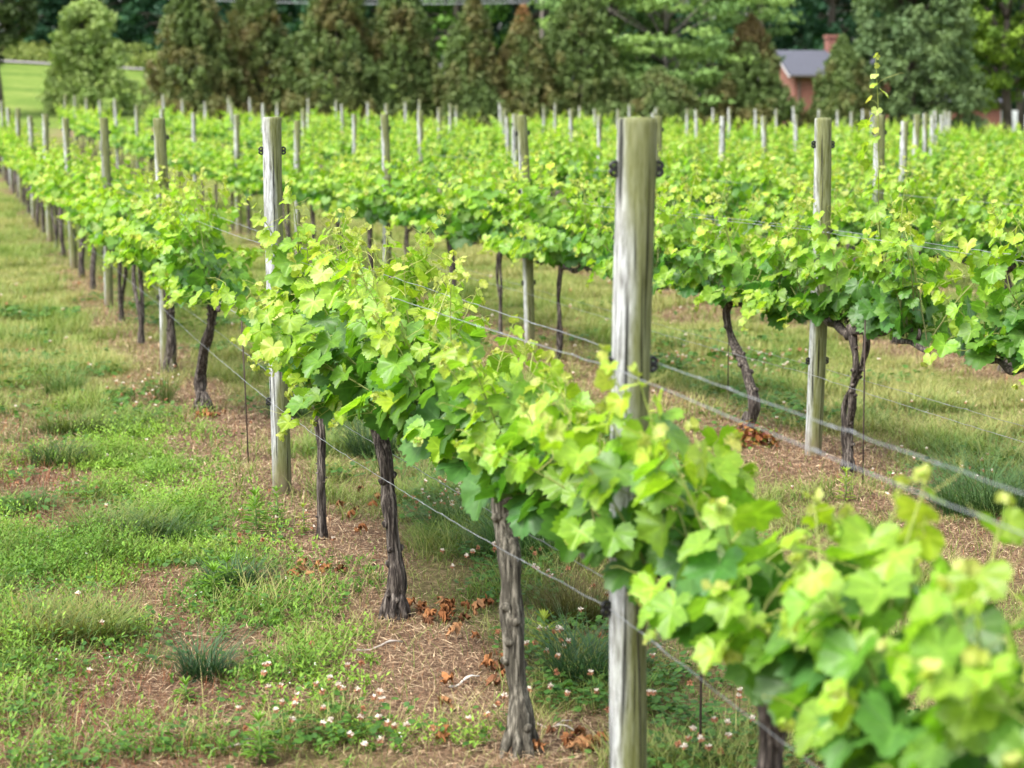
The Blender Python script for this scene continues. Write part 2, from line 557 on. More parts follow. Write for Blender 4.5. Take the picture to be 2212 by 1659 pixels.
# ------------------------------------------------------------------ what grows where on the vineyard floor
def strip_w(X, Y):
    v = X * ROW_V[0] + Y * ROW_V[1]
    q = (v - V1) / VS
    s = np.abs(q - np.round(q)) * VS
    s = np.where(q < -0.5, np.abs(v - V1), s)
    e = 0.25 * (fbm(X * 1.6, Y * 1.6, 3) - 0.5)
    far = smooth(9, 20, Y)
    s = s + np.where((v - V1 > 0) & (v - V1 < 1.2), 0.55 * smooth(0.0, 0.3, v - V1) * (1 - far), 0)
    return (1 - smooth(0.30 - 0.14 * far, 0.62 - 0.24 * far, s + e * (1 + far))) * (1 - 0.35 * far * smooth(0.4, 0.6, fbm(X * 1.3, Y * 0.9, 17)))


def blob(X, Y, lst):
    zc = Y * 0.9912 + 0.2646
    px = CX + X * F_PX / zc
    py = HY + F_PX * 2.0 / (0.9912 * np.maximum(zc, 0.5))
    w = np.zeros(np.shape(X))
    wob = 0.55 * (fbm(X * 3, Y * 3, 21) - 0.5)
    for (x, y, rx, ry, a) in lst:
        d = np.sqrt(((px - x) / rx) ** 2 + ((py - y) / ry) ** 2) + wob
        w = np.maximum(w, a * (1 - smooth(0.6, 1.15, d)))
    return w


BARE = [(560, 1290, 90, 40, .8), (180, 1420, 150, 45, .9), (120, 1130, 130, 35, .9), (620, 1420, 70, 45, .8), (330, 1260, 100, 30, .7), (360, 1535, 370, 105, 1), (150, 1600, 300, 55, .9), (430, 1350, 170, 55, .8), (60, 1040, 110, 60, .95), (560, 930, 100, 70, .9),
        (900, 1480, 230, 150, 1), (720, 1200, 170, 110, 1), (610, 1050, 80, 90, 1), (500, 930, 80, 60, 1), (240, 690, 60, 30, .9), (430, 860, 80, 45, .9),
        (1250, 1600, 120, 70, .8), (1150, 760, 130, 60, .7), (240, 1140, 120, 40, .5), (560, 1420, 110, 50, .7),
        (1780, 1000, 190, 55, .9), (2080, 1190, 200, 60, .9), (1500, 680, 90, 22, .8), (350, 760, 80, 25, .7)]
WEED = [(330, 1010, 190, 90, 1), (600, 1280, 230, 110, 1), (430, 1150, 200, 80, .9), (650, 1480, 190, 80, .9), (180, 1230, 210, 60, .7),
        (130, 1500, 160, 40, .6), (250, 1640, 220, 30, .8), (900, 1620, 200, 50, .9), (40, 1180, 100, 50, .7), (700, 1400, 120, 60, .8)]
CLOVER = [(700, 1610, 230, 90, 1), (1000, 1620, 130, 40, .7), (320, 880, 100, 40, 1), (950, 1110, 90, 60, .8), (1100, 1250, 130, 80, .9),
          (1500, 1560, 260, 150, 1), (1270, 1500, 120, 90, .8), (120, 540, 60, 40, .8), (550, 1180, 110, 60, .6), (2050, 1060, 160, 60, .6),
          (1600, 800, 160, 30, .5), (1250, 1430, 200, 100, .8), (650, 860, 80, 50, .7), (250, 600, 60, 30, .5)]
TALLG = [(1010, 1110, 120, 100, 1), (900, 1000, 120, 80, .8), (750, 950, 90, 80, .8), (1150, 1190, 120, 60, .8), (2120, 1090, 130, 60, 1), (1950, 900, 200, 40, .7), (1600, 860, 150, 30, .7), (1480, 800, 120, 40, .7), (2150, 980, 150, 40, .8),
         (130, 1360, 170, 60, .8), (240, 1150, 120, 40, .9), (60, 950, 80, 30, .7), (230, 940, 150, 30, .7)]


def fields(X, Y):
    n1 = fbm(X * 0.8, Y * 0.8, 1)
    n2 = fbm(X * 2.7, Y * 2.7, 2)
    st = strip_w(X, Y)
    near = 1 - smooth(10, 16, Y)
    leftside = 1 - smooth(0.5, 1.2, X * ROW_V[0] + Y * ROW_V[1])
    # left headland near the camera is thin and patchy, farther off it closes to turf
    bare = np.maximum(st * (0.55 + 0.45 * n2), blob(X, Y, BARE))
    bare = np.maximum(bare, leftside * near * smooth(0.38, 0.54, n1 * 0.55 + (1 - n2) * 0.45) * 0.85)
    weed = np.maximum(blob(X, Y, WEED), leftside * near * smooth(0.48, 0.66, n2) * 0.35)
    clov = np.maximum(blob(X, Y, CLOVER), 0.55 * smooth(0.55, 0.7, fbm(X * 1.1, Y * 1.1, 9)) * (1 - st * 0.6))
    tall = blob(X, Y, TALLG)
    grass = np.clip(1 - bare, 0, 1) * (1 - 0.25 * leftside * near)
    return dict(n1=n1, n2=n2, strip=st, bare=bare, weed=weed * (1 - 0.85 * bare), clov=clov * (1 - 0.85 * bare), tall=tall, grass=grass, left=leftside, near=near)


def build_ground():
    xs = np.concatenate([np.linspace(-600, -60, 14)[:-1], np.linspace(-60, -12, 40)[:-1], np.linspace(-12, 16, 230), np.linspace(16, 70, 42)[1:], np.linspace(70, 600, 14)[1:]])
    ys = np.concatenate([np.linspace(-60, 1, 12)[:-1], np.linspace(1, 30, 230), np.linspace(30, 110, 90)[1:], np.linspace(110, 240, 60)[1:], np.linspace(240, 1500, 14)[1:]])
    X, Y = np.meshgrid(xs, ys, indexing='ij')
    Z = terrain(X, Y)
    f = fields(X, Y)
    nearm = 1 - smooth(24, 40, Y)
    Z = Z + nearm * (0.05 * (fbm(X * 2.2, Y * 2.2, 31) - 0.5) + 0.03 * (fbm(X * 6, Y * 6, 33) - 0.5) + 0.03 * f['strip'])
    nx, ny = X.shape
    i, j = np.meshgrid(np.arange(nx - 1), np.arange(ny - 1), indexing='ij')
    a = (i * ny + j).ravel()
    F = np.concatenate([np.stack([a, a + ny, a + ny + 1], 1), np.stack([a, a + ny + 1, a + 1], 1)])
    green = np.clip(1 - f['bare'] * 1.1, 0, 1) * (0.35 + 0.65 * np.clip(f['grass'] + f['weed'], 0, 1))
    lawn = smooth(82, 90, Y)
    pink = smooth(86, 89, Y) * (1 - smooth(96, 112, Y)) * smooth(0.5, 0.62, fbm(X / 6, Y / 6, 44)) * smooth(-26, -18, X)
    green = green * (0.30 + 0.70 * smooth(9, 18, Y))  # near turf darkened to soil colour so gaps between blades read as shade
    C = np.stack([green, lawn, pink, np.ones_like(green)], -1).reshape(-1, 4)
    mb = MB()
    mb.add(np.stack([X, Y, Z], -1).reshape(-1, 3), F, C)
    o = mb.obj('ground', ground_mat(), smooth_=True)
    tag(o, 'vineyard floor of brown soil and green turf', None, None, 'structure')
    return xs, ys, Z


GX, GY, GZ = build_ground()


def gz(X, Y):
    """height of the built ground sheet"""
    X = np.asarray(X, float); Y = np.asarray(Y, float)
    i = np.clip(np.searchsorted(GX, X) - 1, 0, len(GX) - 2)
    j = np.clip(np.searchsorted(GY, Y) - 1, 0, len(GY) - 2)
    fx = (X - GX[i]) / (GX[i + 1] - GX[i]); fy = (Y - GY[j]) / (GY[j + 1] - GY[j])
    return (GZ[i, j] * (1 - fx) * (1 - fy) + GZ[i + 1, j] * fx * (1 - fy) + GZ[i, j + 1] * (1 - fx) * fy + GZ[i + 1, j + 1] * fx * fy)


def g1(x, y):
    return float(gz(np.array([x]), np.array([y]))[0])


# road along the bank behind the tree line
def build_road():
    xs = np.linspace(-90, 20, 80)
    yc = 150 + 0.02 * xs
    mb = MB()
    w = 3.2
    rows = []
    for s in (-1, -0.4, 0.2, 1):
        y = yc + s * w
        rows.append(np.stack([xs, y, gz(xs, y) + 0.12], 1))
    V = np.concatenate(rows)
    n = len(xs)
    F = []
    for a in range(3):
        k = np.arange(n - 1) + a * n
        F += [np.stack([k, k + 1, k + n + 1], 1), np.stack([k, k + n + 1, k + n], 1)]
    mb.add(V, np.concatenate(F))
    o = mb.obj('road', M_ROAD, smooth_=True)
    tag(o, 'pale country road behind the cedars', None, None, 'structure')


build_road()

# ------------------------------------------------------------------ posts
POST_R = 0.049


def post_proto(name, seed, hi, clips):
    rng = np.random.default_rng(seed)
    root = empty(name, (0, 0, 0))
    root['seed'] = seed
    mb = MB()
    nz_, seg = (26, 28) if hi else (8, 12)
    z = np.linspace(-0.25, 1.985, nz_)
    bx = 0.012 * np.sin(z * 1.7 + seed) - 0.012 * math.sin(seed); by = 0.008 * np.cos(z * 1.3 + seed)
    pts = np.stack([bx, by, z], 1)
    rad = POST_R * (1 + 0.03 * np.sin(z * 2.3 + seed))
    # chamfered rim and a slightly domed sawn top
    e = pts[-1]
    pts = np.vstack([pts, [[e[0], e[1], 1.996], [e[0], e[1], 2.001], [e[0], e[1], 2.003]]])
    rad = np.concatenate([rad, rad[-1] * np.array([0.975, 0.9, 0.3])])
    mb.tube(pts, rad, seg, cap=True, ridge=0.02, seed=seed)
    mb.obj('post_shaft', M_WOOD, root, smooth_=True)
    for (zc, sides) in clips:
        for s in sides:
            c = MB()
            # plastic wire clip: base plate, two curled jaws round a slot
            n = np.array([math.cos(s_ang := (ROW_ANG - math.pi / 2 if s > 0 else ROW_ANG + math.pi / 2)), math.sin(s_ang), 0])
            t = np.array([-n[1], n[0], 0]); up = np.array([0, 0, 1.0])
            p0 = n * (POST_R * 0.98) + up * zc + np.array([bx[np.argmin(abs(z - zc))], by[np.argmin(abs(z - zc))], 0])
            R = np.stack([t, n, up], 1)
            c.box((-0.009, 0.0, -0.019), (0.009, 0.006, 0.019), R=R, off=p0)
            c.box((-0.007, 0.0061, -0.007), (0.007, 0.013, 0.007), R=R, off=p0)
            for q in (1, -1):
                a = np.linspace(0, math.pi * 1.15, 9 if hi else 5)
                P = [p0 + n * (0.004 + 0.011 * math.sin(x) + 0.003 * x) + up * q * (0.018 - 0.008 * (1 - math.cos(x))) for x in a]
                c.tube(P, 0.0052, 6)
            c.tube([p0 - n * 0.004, p0 + n * 0.009], 0.006, 6)
            c.obj('wire_clip', M_CLIP, root)
    return root


def add_crack(root, ang, z0, z1, seed):
    """a drying crack: a thin dark wavy groove lying in the face of the shaft"""
    rng = np.random.default_rng(seed)
    z = np.linspace(z0, z1, 40)
    a = ang + 0.10 * np.sin(z * 3 + seed) + np.cumsum(rng.normal(0, 0.012, 40))
    r = POST_R * (1 + 0.03 * np.sin(z * 2.3 + root['seed'])) + 0.0002
    bx = 0.012 * np.sin(z * 1.7 + root['seed']) - 0.012 * math.sin(root['seed']); by = 0.008 * np.cos(z * 1.3 + root['seed'])
    g = np.clip(np.minimum((z - z0), (z1 - z)) / 0.25, 0.15, 1)
    mb = MB()
    mb.tube(np.stack([bx + np.cos(a) * r, by + np.sin(a) * r, z], 1), 0.0019 * g * (0.7 + 0.6 * rng.random(40)), 5)
    mb.obj('drying_crack', M_CLIP, root, smooth_=True)


CLIP_SPEC = [(1.85, (1, -1)), (1.365, (1, -1)), (0.60, (1, -1))]
CLIP_A = [(1.873, (1, -1)), (1.376, (1, -1)), (0.745, (1, -1))]
CLIP_B = [(1.83, (1, -1)), (1.345, (1, -1)), (0.525, (1, -1))]
ORD = ['', 'front', 'second', 'third', 'fourth', 'fifth', 'sixth', 'seventh', 'eighth', 'ninth', 'tenth', 'eleventh', 'twelfth', 'thirteenth', 'fourteenth', 'fifteenth', 'sixteenth', 'seventeenth', 'eighteenth', 'nineteenth', 'twentieth']


def screen(x, y, z):
    zc = y * 0.9912 + (2.0 - z) * 0.1324
    v = (2.0 - z) * 0.9912 - y * 0.1324
    return CX + x * F_PX / zc, 829.5 + v * F_PX / zc, zc


ROWS = 16
END_Y = 80.0
POSTS = {}
for r in range(1, ROWS):
    n0 = 1.0 + 1.2 * (r - 1)
    dn = 1.0 if r == 1 else 1.04
    lst = []
    for j in range(-3, 22):
        n = n0 + dn * j
        if r == 2:
            n = 2.21 + 1.04 * j
            if j == 1: n = 3.26
        if n < 0.3:
            continue
        x, y = row_pt(r, n)
        if y > END_Y + 2 * math.sin(r * 1.7) or y < 2.0:
            continue
        z = tz(x, y)
        px, py, zc = screen(x, y, z + 1.9)
        if not (-110 < px < 2330):
            continue
        lst.append((n, x, y, z, px))
    POSTS[r] = lst

P_HI = [post_proto('wooden_post', 3, True, CLIP_A), post_proto('wooden_post', 8, True, CLIP_B), post_proto('wooden_post', 12, True, CLIP_SPEC)]
add_crack(P_HI[1], -math.pi / 2 + 0.12, 0.9, 1.99, 3)
add_crack(P_HI[1], -math.pi / 2 - 0.45, 0.3, 1.0, 5)
add_crack(P_HI[0], -math.pi / 2 + 0.55, 0.2, 1.1, 7)
add_crack(P_HI[2], -math.pi / 2 - 0.3, 0.9, 1.97, 9)
P_LO = [post_proto('wooden_post', 20 + k, False, CLIP_SPEC[:2]) for k in range(3)]
used = set()
front_labels = {0: 'tall thick blurred post nearest the camera, grey white with green algae',
                1: 'sharp grey post with a long dark crack down its face',
                2: 'leaning front-row post with a mossy green cap just beyond the cracked post',
                3: 'front-row post just beyond the green-capped leaning one'}
rngp = np.random.default_rng(5)
for r, lst in POSTS.items():
    for q, (n, x, y, z, px) in enumerate(lst):
        near = n < 4.6
        if r == 1 and q < 2:
            p = P_HI[q]
        elif near:
            p = P_HI[2]
        else:
            p = P_LO[int(rngp.integers(3))]
        if p.name in used:
            o = copy_tree(p)
        else:
            o = p; used.add(p.name)
        o.location = (x, y, z)
        lean = rngp.normal(0, 0.010, 2)
        if r == 1:
            lean = {0: (0.0, 0.003), 1: (0, 0.0), 2: (0, -0.012), 3: (0, -0.004)}.get(q, lean)
        if r == 2 and q == 0:
            lean = (0, 0.004)
        if r == 2 and q == 1:
            lean = (0.0, -0.042)
        o.rotation_euler = (lean[0], lean[1], 0 if near else rngp.choice([0, 0.3, -0.3]))
        s = 1.0 + rngp.normal(0, 0.02)
        if r == 1 and q < 4:
            s = (1.0, 1.0, 1.0, 1.0)[q]
        o.scale = (1.0 if r == 1 and q < 3 else 1 + rngp.normal(0, 0.06),) * 2 + (s,)
        if r == 1 and q == 0:
            o.scale = (1.02, 1.02, 1.0)
        grp = 'weathered trellis posts of the vineyard rows'
        if r == 1 and q in front_labels:
            lab = front_labels[q]
        elif r <= 4 and n < 9:
            lab = f'weathered grey trellis post, {ORD[q + 1] if q else "first"} along the {ORD[r]} row of vines'
            if q == len(lst) - 1:
                lab = f'weathered grey trellis post, last along the {ORD[r]} row of vines'
        else:
            lab = f'small weathered post among the distant part of the {ORD[r]} vine row'
            if r > 4:
                lab = f'weathered post rising above the leaves of the {ORD[r]} vine row'
            grp = f'posts far along the {ORD[r]} vine row'
        tag(o, lab, 'post', grp)
for p in P_HI + P_LO:
    if p.name not in used:
        for ch in list(p.children):
            bpy.data.objects.remove(ch)
        bpy.data.objects.remove(p)

# ------------------------------------------------------------------ grape vines
def leaf_template(nseg, curl, seed, two_ring, lobe=1.0):
    """grape leaf, petiole joint at the origin, tip along +y, normal +z; width about 1"""
    kp = np.array([(0, 1.0), (11, .93), (21, .87), (30, .77), (40, .84), (54, .96), (66, .90), (78, .80), (90, .85), (105, .88), (120, .82), (138, .76), (154, .64), (166, .42), (172, .20)], float)
    rng = np.random.default_rng(seed)
    ang = np.linspace(-171, 171, nseg)
    if nseg < 20:
        ang = np.array([-168, -135, -107, -78, -55, -31, -13, 0, 13, 31, 55, 78, 107, 135, 168]) if nseg > 9 else np.array([-160, -107, -55, 0, 55, 107, 160])
    rad = np.interp(np.abs(ang), kp[:, 0], kp[:, 1]) ** lobe
    m = len(ang)
    if nseg >= 20:
        rad = rad * (1 + 0.062 * np.where(np.arange(m) % 2 == 0, 1, -1) * (1 if nseg > 30 else 0.9) + rng.normal(0, 0.025, m))
    veins = np.array([0, 55, 107, -55, -107])
    dv = np.min(np.abs(ang[:, None] - veins[None]), axis=1)
    vein = np.clip(1 - dv / 26.0, 0, 1)
    A = np.radians(ang)

    def ring(k):
        x, y = np.sin(A) * rad * k, np.cos(A) * rad * k
        rr = rad * k
        z = curl[0] * np.abs(x) + curl[1] * rr ** 2 + curl[2] * (1 - vein) * rr * 0.42 + curl[3] * y * np.abs(y) + 0.05 * np.sin(A * 5 + seed * 2) * rr ** 2
        z = z + curl[4] * np.sin(A * 2 + seed) * rr ** 2
        return np.stack([x, y, z], 1)
    w = 0.62
    if two_ring:
        V = np.vstack([[[0, 0, 0]], ring(0.55), ring(1.0)]) * w
        vn = np.concatenate([[1], vein, vein * 0.8])
        j = np.arange(m - 1)
        F = np.concatenate([np.stack([0 * j, 2 + j, 1 + j], 1), np.stack([1 + j, 2 + j, 2 + j + m], 1), np.stack([1 + j, 2 + j + m, 1 + j + m], 1)])
    else:
        V = np.vstack([[[0, 0, 0]], ring(1.0)]) * w
        vn = np.concatenate([[1], vein * 0.8])
        j = np.arange(m - 1)
        F = np.stack([0 * j, 2 + j, 1 + j], 1)
    F = F[:, [0, 2, 1]]
    return V, F, vn


CURLS = [(0.18, -0.10, 0.30, -0.10, 0.10), (-0.10, 0.12, 0.25, -0.22, 0.14), (0.42, -0.05, 0.22, -0.05, -0.12), (0.05, -0.28, 0.32, 0.08, 0.18), (0.25, 0.15, 0.25, -0.3, -0.2)]
LT = {'hi': [leaf_template(43, c, 3 + i, True, [0.75, 1.0, 1.5, 0.9, 1.25][i]) for i, c in enumerate(CURLS)],
      'mid': [leaf_template(23, c, 3 + i, False, [0.75, 1.0, 1.4, 1.0][i]) for i, c in enumerate(CURLS[:4])],
      'lo': [leaf_template(7, c, 3 + i, False) for i, c in enumerate(CURLS[:3])]}

C_OLD = np.array([0.074, 0.188, 0.030])
C_MID = np.array([0.205, 0.365, 0.029])
C_YNG = np.array([0.310, 0.450, 0.036])
C_TIP = np.array([0.390, 0.430, 0.095])


def vine_leaves(rng, mb, shoots_mb, lod, half=0.95, n_shoots=24, zc=0.83, extra=None, hang=0.28, density=1.0, lmul=1.0, seg_shoot=5, lim=None, slen=1.0, nogap=False):
    """local frame: x along the row, y across, z up"""
    P, NRM, TIP, SZ, CL = [], [], [], [], []
    slen0 = slen

    def shoot(base, L, az, tilt, droop, big=1.0):
        d = np.array([math.sin(tilt) * math.cos(az), math.sin(tilt) * math.sin(az), math.cos(tilt)])
        step = 0.05 if lod == 'hi' else 0.058
        k = max(4, int(L * slen / step))
        p = np.array(base, float)
        pts = [p.copy()]
        wob = rng.normal(0, 0.05, (k, 3))
        for i in range(k):
            dr = 0.03 * min(1.0, 3.5 * tilt)
            d = d + wob[i] * (0.55 if L > 1 else 1) + np.array([dr * math.cos(az), dr * math.sin(az), -droop * (i / k) * 0.22])
            if i > k * 0.8:
                d[2] += 0.06
            d /= np.linalg.norm(d)
            p = p + d * step
            pts.append(p.copy())
        pts = np.array(pts)
        for i in range(1, k + 1):
            f = i / k                         # 0 base .. 1 tip
            if rng.random() > density * (1.0 if f > 0.12 else 0.65):
                continue
            nl = 2 if (rng.random() < 0.22 and f < 0.75) else 1
            for q in range(nl):
                side = az + (math.pi / 2 if (i + q) % 2 else -math.pi / 2) + rng.normal(0, 0.7)
                # leaves face outward from the row
                outy = 1.0 if pts[i][1] + rng.normal(0, 0.12) > 0 else -1.0
                o = np.array([math.cos(side) * 0.8, math.sin(side) * 0.5 + outy * 0.75, 0])
                o /= np.linalg.norm(o) + 1e-6
                size = (0.128 * (1 - f) ** 0.55 * (0.72 + 0.5 * rng.random()) + 0.020) * big
                if f < 0.12:
                    size *= 0.75
                if q:
                    size *= 0.6
                pl = size * (0.55 + 0.5 * rng.random()) * (1 if f < 0.85 else 0.5)
                pp = pts[i] + o * pl * 0.85 + np.array([0, 0, pl * (0.45 if f > 0.3 else 0.1)])
                drop = 0.45 + 0.9 * rng.random() if f < 0.8 else rng.normal(-0.1, 0.5)
                tip = o * (0.75 + 0.3 * rng.random()) + np.array([0, 0, -drop])
                nrm = o * (0.35 + 0.9 * rng.random()) + np.array([0, 0, 0.55 + 0.5 * rng.random()]) + rng.normal(0, 0.28, 3)
                P.append(pp); TIP.append(tip); NRM.append(nrm); SZ.append(size)
                age = f + rng.normal(0, 0.13) + 0.22 * (pp[2] - 1.0)
                age -= 3.6 * max(0.0, size - 0.064)      # big blades are the older, greener ones
                if age < 0.5:
                    c = C_OLD + (C_MID - C_OLD) * np.clip(age / 0.5, 0, 1)
                elif age < 0.92:
                    c = C_MID + (C_YNG - C_MID) * ((age - 0.5) / 0.42)
                else:
                    c = C_YNG + (C_TIP - C_YNG) * np.clip((age - 0.92) / 0.25, 0, 1)
                CL.append(c * (0.82 + 0.36 * rng.random()) * np.array([1 + rng.normal(0, 0.07), 1, 1 + rng.normal(0, 0.15)]))
                if lod == 'hi' and shoots_mb is not None:
                    mid = (pts[i] + pp) / 2 + np.array([0, 0, 0.008])
                    shoots_mb.tube([pts[i], mid, pp], [0.0016, 0.0013, 0.0012], 4, np.array([0.20, 0.25, 0.05]), cap=False)
        # curled pale tip leaves
        for q in range(3 if lod != 'lo' else 1):
            P.append(pts[-1] + rng.normal(0, 0.008, 3)); TIP.append(np.array([0, 0, 1.0]) + rng.normal(0, 0.6, 3)); NRM.append(rng.normal(0, 1, 3))
            SZ.append(0.018 + 0.014 * rng.random()); CL.append(C_TIP * (0.85 + 0.3 * rng.random()))
        if shoots_mb is not None:
            if lod == 'hi':
                g = np.linspace(0, 1, len(pts))[:, None]
                colr = (1 - g) * np.array([[0.13, 0.14, 0.05]]) + g * np.array([[0.28, 0.34, 0.07]])
                shoots_mb.tube(pts, np.linspace(0.0042, 0.0014, len(pts)), 6, colr, cap=False)
                # tendrils near the tip
                for q in range(2):
                    if rng.random() < 0.7:
                        b = pts[-(2 + q * 2)]
                        a0 = rng.random() * 6.28
                        t = np.linspace(0, 1, 9)
                        R_ = 0.07 + 0.07 * rng.random()
                        cr = np.stack([np.cos(a0 + t * 1.2) * R_ * t, np.sin(a0 + t * 1.2) * R_ * t, R_ * (t * 0.9 - 0.5 * t ** 2)], 1)
                        cr[-3:] += np.array([[0, 0, 0.004], [0.004, 0, 0.012], [0.012, 0, 0.010]])
                        shoots_mb.tube(b + cr, np.linspace(0.0011, 0.0006, 9), 4, np.array([0.42, 0.42, 0.12]), cap=False)
            elif lod == 'mid':
                shoots_mb.tube(pts[::3], np.linspace(0.005, 0.002, len(pts[::3])), 4, np.array([0.17, 0.20, 0.05]), cap=False)

    gap = vnoise(np.linspace(0, 5, n_shoots) + rng.random() * 50, np.zeros(n_shoots), 3)
    vig = 0.8 + 0.45 * vnoise(np.linspace(0, 4, n_shoots) + rng.random() * 50, np.zeros(n_shoots), 4)
    for s in range(n_shoots):
        if gap[s] < (0.0 if slen0 < 0.8 or nogap else 0.2):
            continue
        slen = slen0 * vig[s]
        x = -half + 2 * half * (s + rng.random()) / n_shoots
        if lim and not (lim[0] < x < lim[1]):
            continue
        base = (x, rng.normal(0, 0.03), zc + rng.normal(0, 0.02))
        u = rng.random()
        az = math.pi / 2 if rng.random() < 0.5 else -math.pi / 2
        az += rng.normal(0, 0.6)
        if u < hang:
            shoot(base, 0.30 + 0.2 * rng.random(), az, 1.0 + 0.35 * rng.random(), 1.4)
        elif u < hang + 0.3:
            shoot(base, 0.52 + 0.25 * rng.random(), az, 0.5 + 0.3 * rng.random(), 0.5)
        else:
            shoot(base, 0.54 + 0.30 * rng.random(), az, 0.06 + 0.28 * rng.random(), 0.2)
    slen = slen0
    for e in (extra or []):
        shoot(*e)
    P, TIP, NRM, SZ, CL = map(np.array, (P, TIP, NRM, SZ, CL))
    SZ = SZ * lmul
    R = basis(NRM, TIP)
    ts = LT[lod]
    pick = rng.integers(0, len(ts), len(P))
    for k, (T, TF, vn) in enumerate(ts):
        q = pick == k
        if lod == 'hi' and CL.size:
            pass
        mb.inst(T, TF, P[q], R[q], SZ[q] * (0.9 + 0.2 * rng.random(q.sum())), np.clip(CL[q], 0.005, 0.8), vn)


def trunk_mesh(rng, mb, style, lod, zc=0.83, half=0.92, lean=0.0, rscale=1.0):
    amp = 2.2 if lod == 'hi' else 2.6
    hi = lod == 'hi'
    ns, sg = (44, 26) if hi else ((14, 8) if lod == 'mid' else (6, 6))
    z = np.linspace(-0.06, zc, ns)
    t = np.clip(z / zc, 0, 1)

    def one(r0, r1, ax, ay, ph, x0=0.0, y0=0.0, xt=0.0):
        x = x0 * (1 - t) + xt * t + amp * ax * np.sin(t * 4.2 + ph) * t * (1.3 - t) - lean * (1 - t) + 0.016 * np.sin(t * 11 + ph) * t + 0.007 * np.sin(t * 23 + ph * 2)
        y = y0 + 1.6 * ay * np.sin(t * 2.6 + ph * 1.7) * t * (1.3 - t) + 0.010 * np.cos(t * 9 + ph) * t
        r = r0 + (r1 - r0) * t + (0.7 * r0 if lod == 'hi' else 0.014) * np.exp(-np.maximum(t, 0) * 11) + 0.012 * np.exp(-((t - 1) / 0.12) ** 2)
        r = r * (1 + 0.16 * np.sin(t * 13 + ph * 3) * np.sin(t * 5 + ph) + 0.07 * np.sin(t * 31 + ph))
        mb.tube(np.stack([x, y, z], 1), r * rscale, sg, ridge=0.34 if hi else 0.12, seed=int(ph * 100) % 97)
        if hi:
            # loose bark strips peeling away from the trunk
            for q in range(46 if r0 > 0.02 else 16):
                k0 = int(rng.integers(1, ns - 9)); kl = int(rng.integers(4, 9)); a = rng.random() * 6.28
                kk = np.arange(k0, k0 + kl); g = np.linspace(-1, 1, kl)
                aa = a + 0.25 * np.linspace(0, 1, kl) * rng.normal()
                R_ = r[kk] * rscale * (1.03 + 0.05 * rng.random()) + 0.010 * rng.random() * np.clip(np.abs(g) - 0.5, 0, 1) * 2
                wd = 0.0045 * (0.6 + 0.8 * rng.random()) * (1.15 - np.abs(g))
                ctr = np.stack([x[kk] + np.cos(aa) * R_, y[kk] + np.sin(aa) * R_, z[kk]], 1)
                sd = np.stack([-np.sin(aa), np.cos(aa), 0 * aa], 1) * wd[:, None]
                V = np.concatenate([ctr - sd, ctr + sd]); j = np.arange(kl - 1)
                mb.add(V, np.concatenate([np.stack([j, j + kl, j + kl + 1], 1), np.stack([j, j + kl + 1, j + 1], 1)]))
            rq = r0 / 0.034
            for q in range(7):                   # root buttresses at the foot
                a = q * 0.9 + rng.normal(0, 0.2); d = np.array([math.cos(a), math.sin(a), 0])
                b = np.array([x[0], y[0], 0.0])
                mb.tube([b + d * r[4] * rscale * 0.4 + [0, 0, 0.13], b + d * r[4] * rscale * 0.95 + [0, 0, 0.05], b + d * (r[4] * rscale * 1.25 + 0.016 * rq) + [0, 0, -0.02]], [0.010 * rq, 0.015 * rq, 0.010 * rq], 8, ridge=0.3, seed=q)
            for q in range(8):                    # knots and old pruning scars
                a = rng.random() * 6.28; k = int(rng.integers(6, ns - 4))
                c = np.array([x[k], y[k], z[k]]); d = np.array([math.cos(a), math.sin(a), 0.25])
                mb.tube([c + d * r[k] * 0.5, c + d * r[k] * 0.98, c + d * (r[k] * 1.0 + 0.011)], [0.019 * rq, 0.016 * rq, 0.008 * rq], 9, ridge=0.35, seed=q)
    ph = rng.random() * 6
    if style == 'thick':
        one(0.033, 0.030, 0.05, 0.05, ph)
    elif style == 'bent':
        one(0.036, 0.027, 0.22, 0.06, 1.2, x0=0.10)
    elif style == 'straight':
        one(0.034, 0.030, 0.03, 0.02, ph)
    elif style == 'thin':
        one(0.015, 0.013, 0.03, 0.02, ph)
        one(0.012, 0.010, -0.03, 0.02, ph + 2, xt=0.05)
    elif style == 'double':
        one(0.026, 0.018, 0.10, 0.04, ph)
        one(0.021, 0.016, -0.10, 0.05, ph + 1.5, xt=0.12)
    # cordon arms along the wire
    for s in (-1, 1):
        x = np.linspace(0, s * half, 26 if hi else (8 if lod == 'mid' else 4))
        g = np.abs(x) / half
        yy = 0.018 * np.sin(x * 9 + ph); zz = zc - 0.02 + 0.02 * np.sin(x * 7 + ph) + 0.012 * np.sin(x * 21 + ph)
        zz[0] -= 0.02
        mb.tube(np.stack([x, yy, zz], 1), (0.026 - 0.014 * g) * (1 + 0.15 * np.sin(x * 26 + ph)), 14 if hi else 6, ridge=0.2 if hi else 0.0, seed=int(ph * 31) % 50)
        if hi:
            for q in range(9):
                xb = s * half * (0.08 + 0.9 * q / 9)
                mb.tube([(xb, 0, zc), (xb + 0.01, 0.005, zc + 0.03), (xb + 0.012, 0.0, zc + 0.055)], [0.012, 0.011, 0.007], 7, ridge=0.2, seed=q)


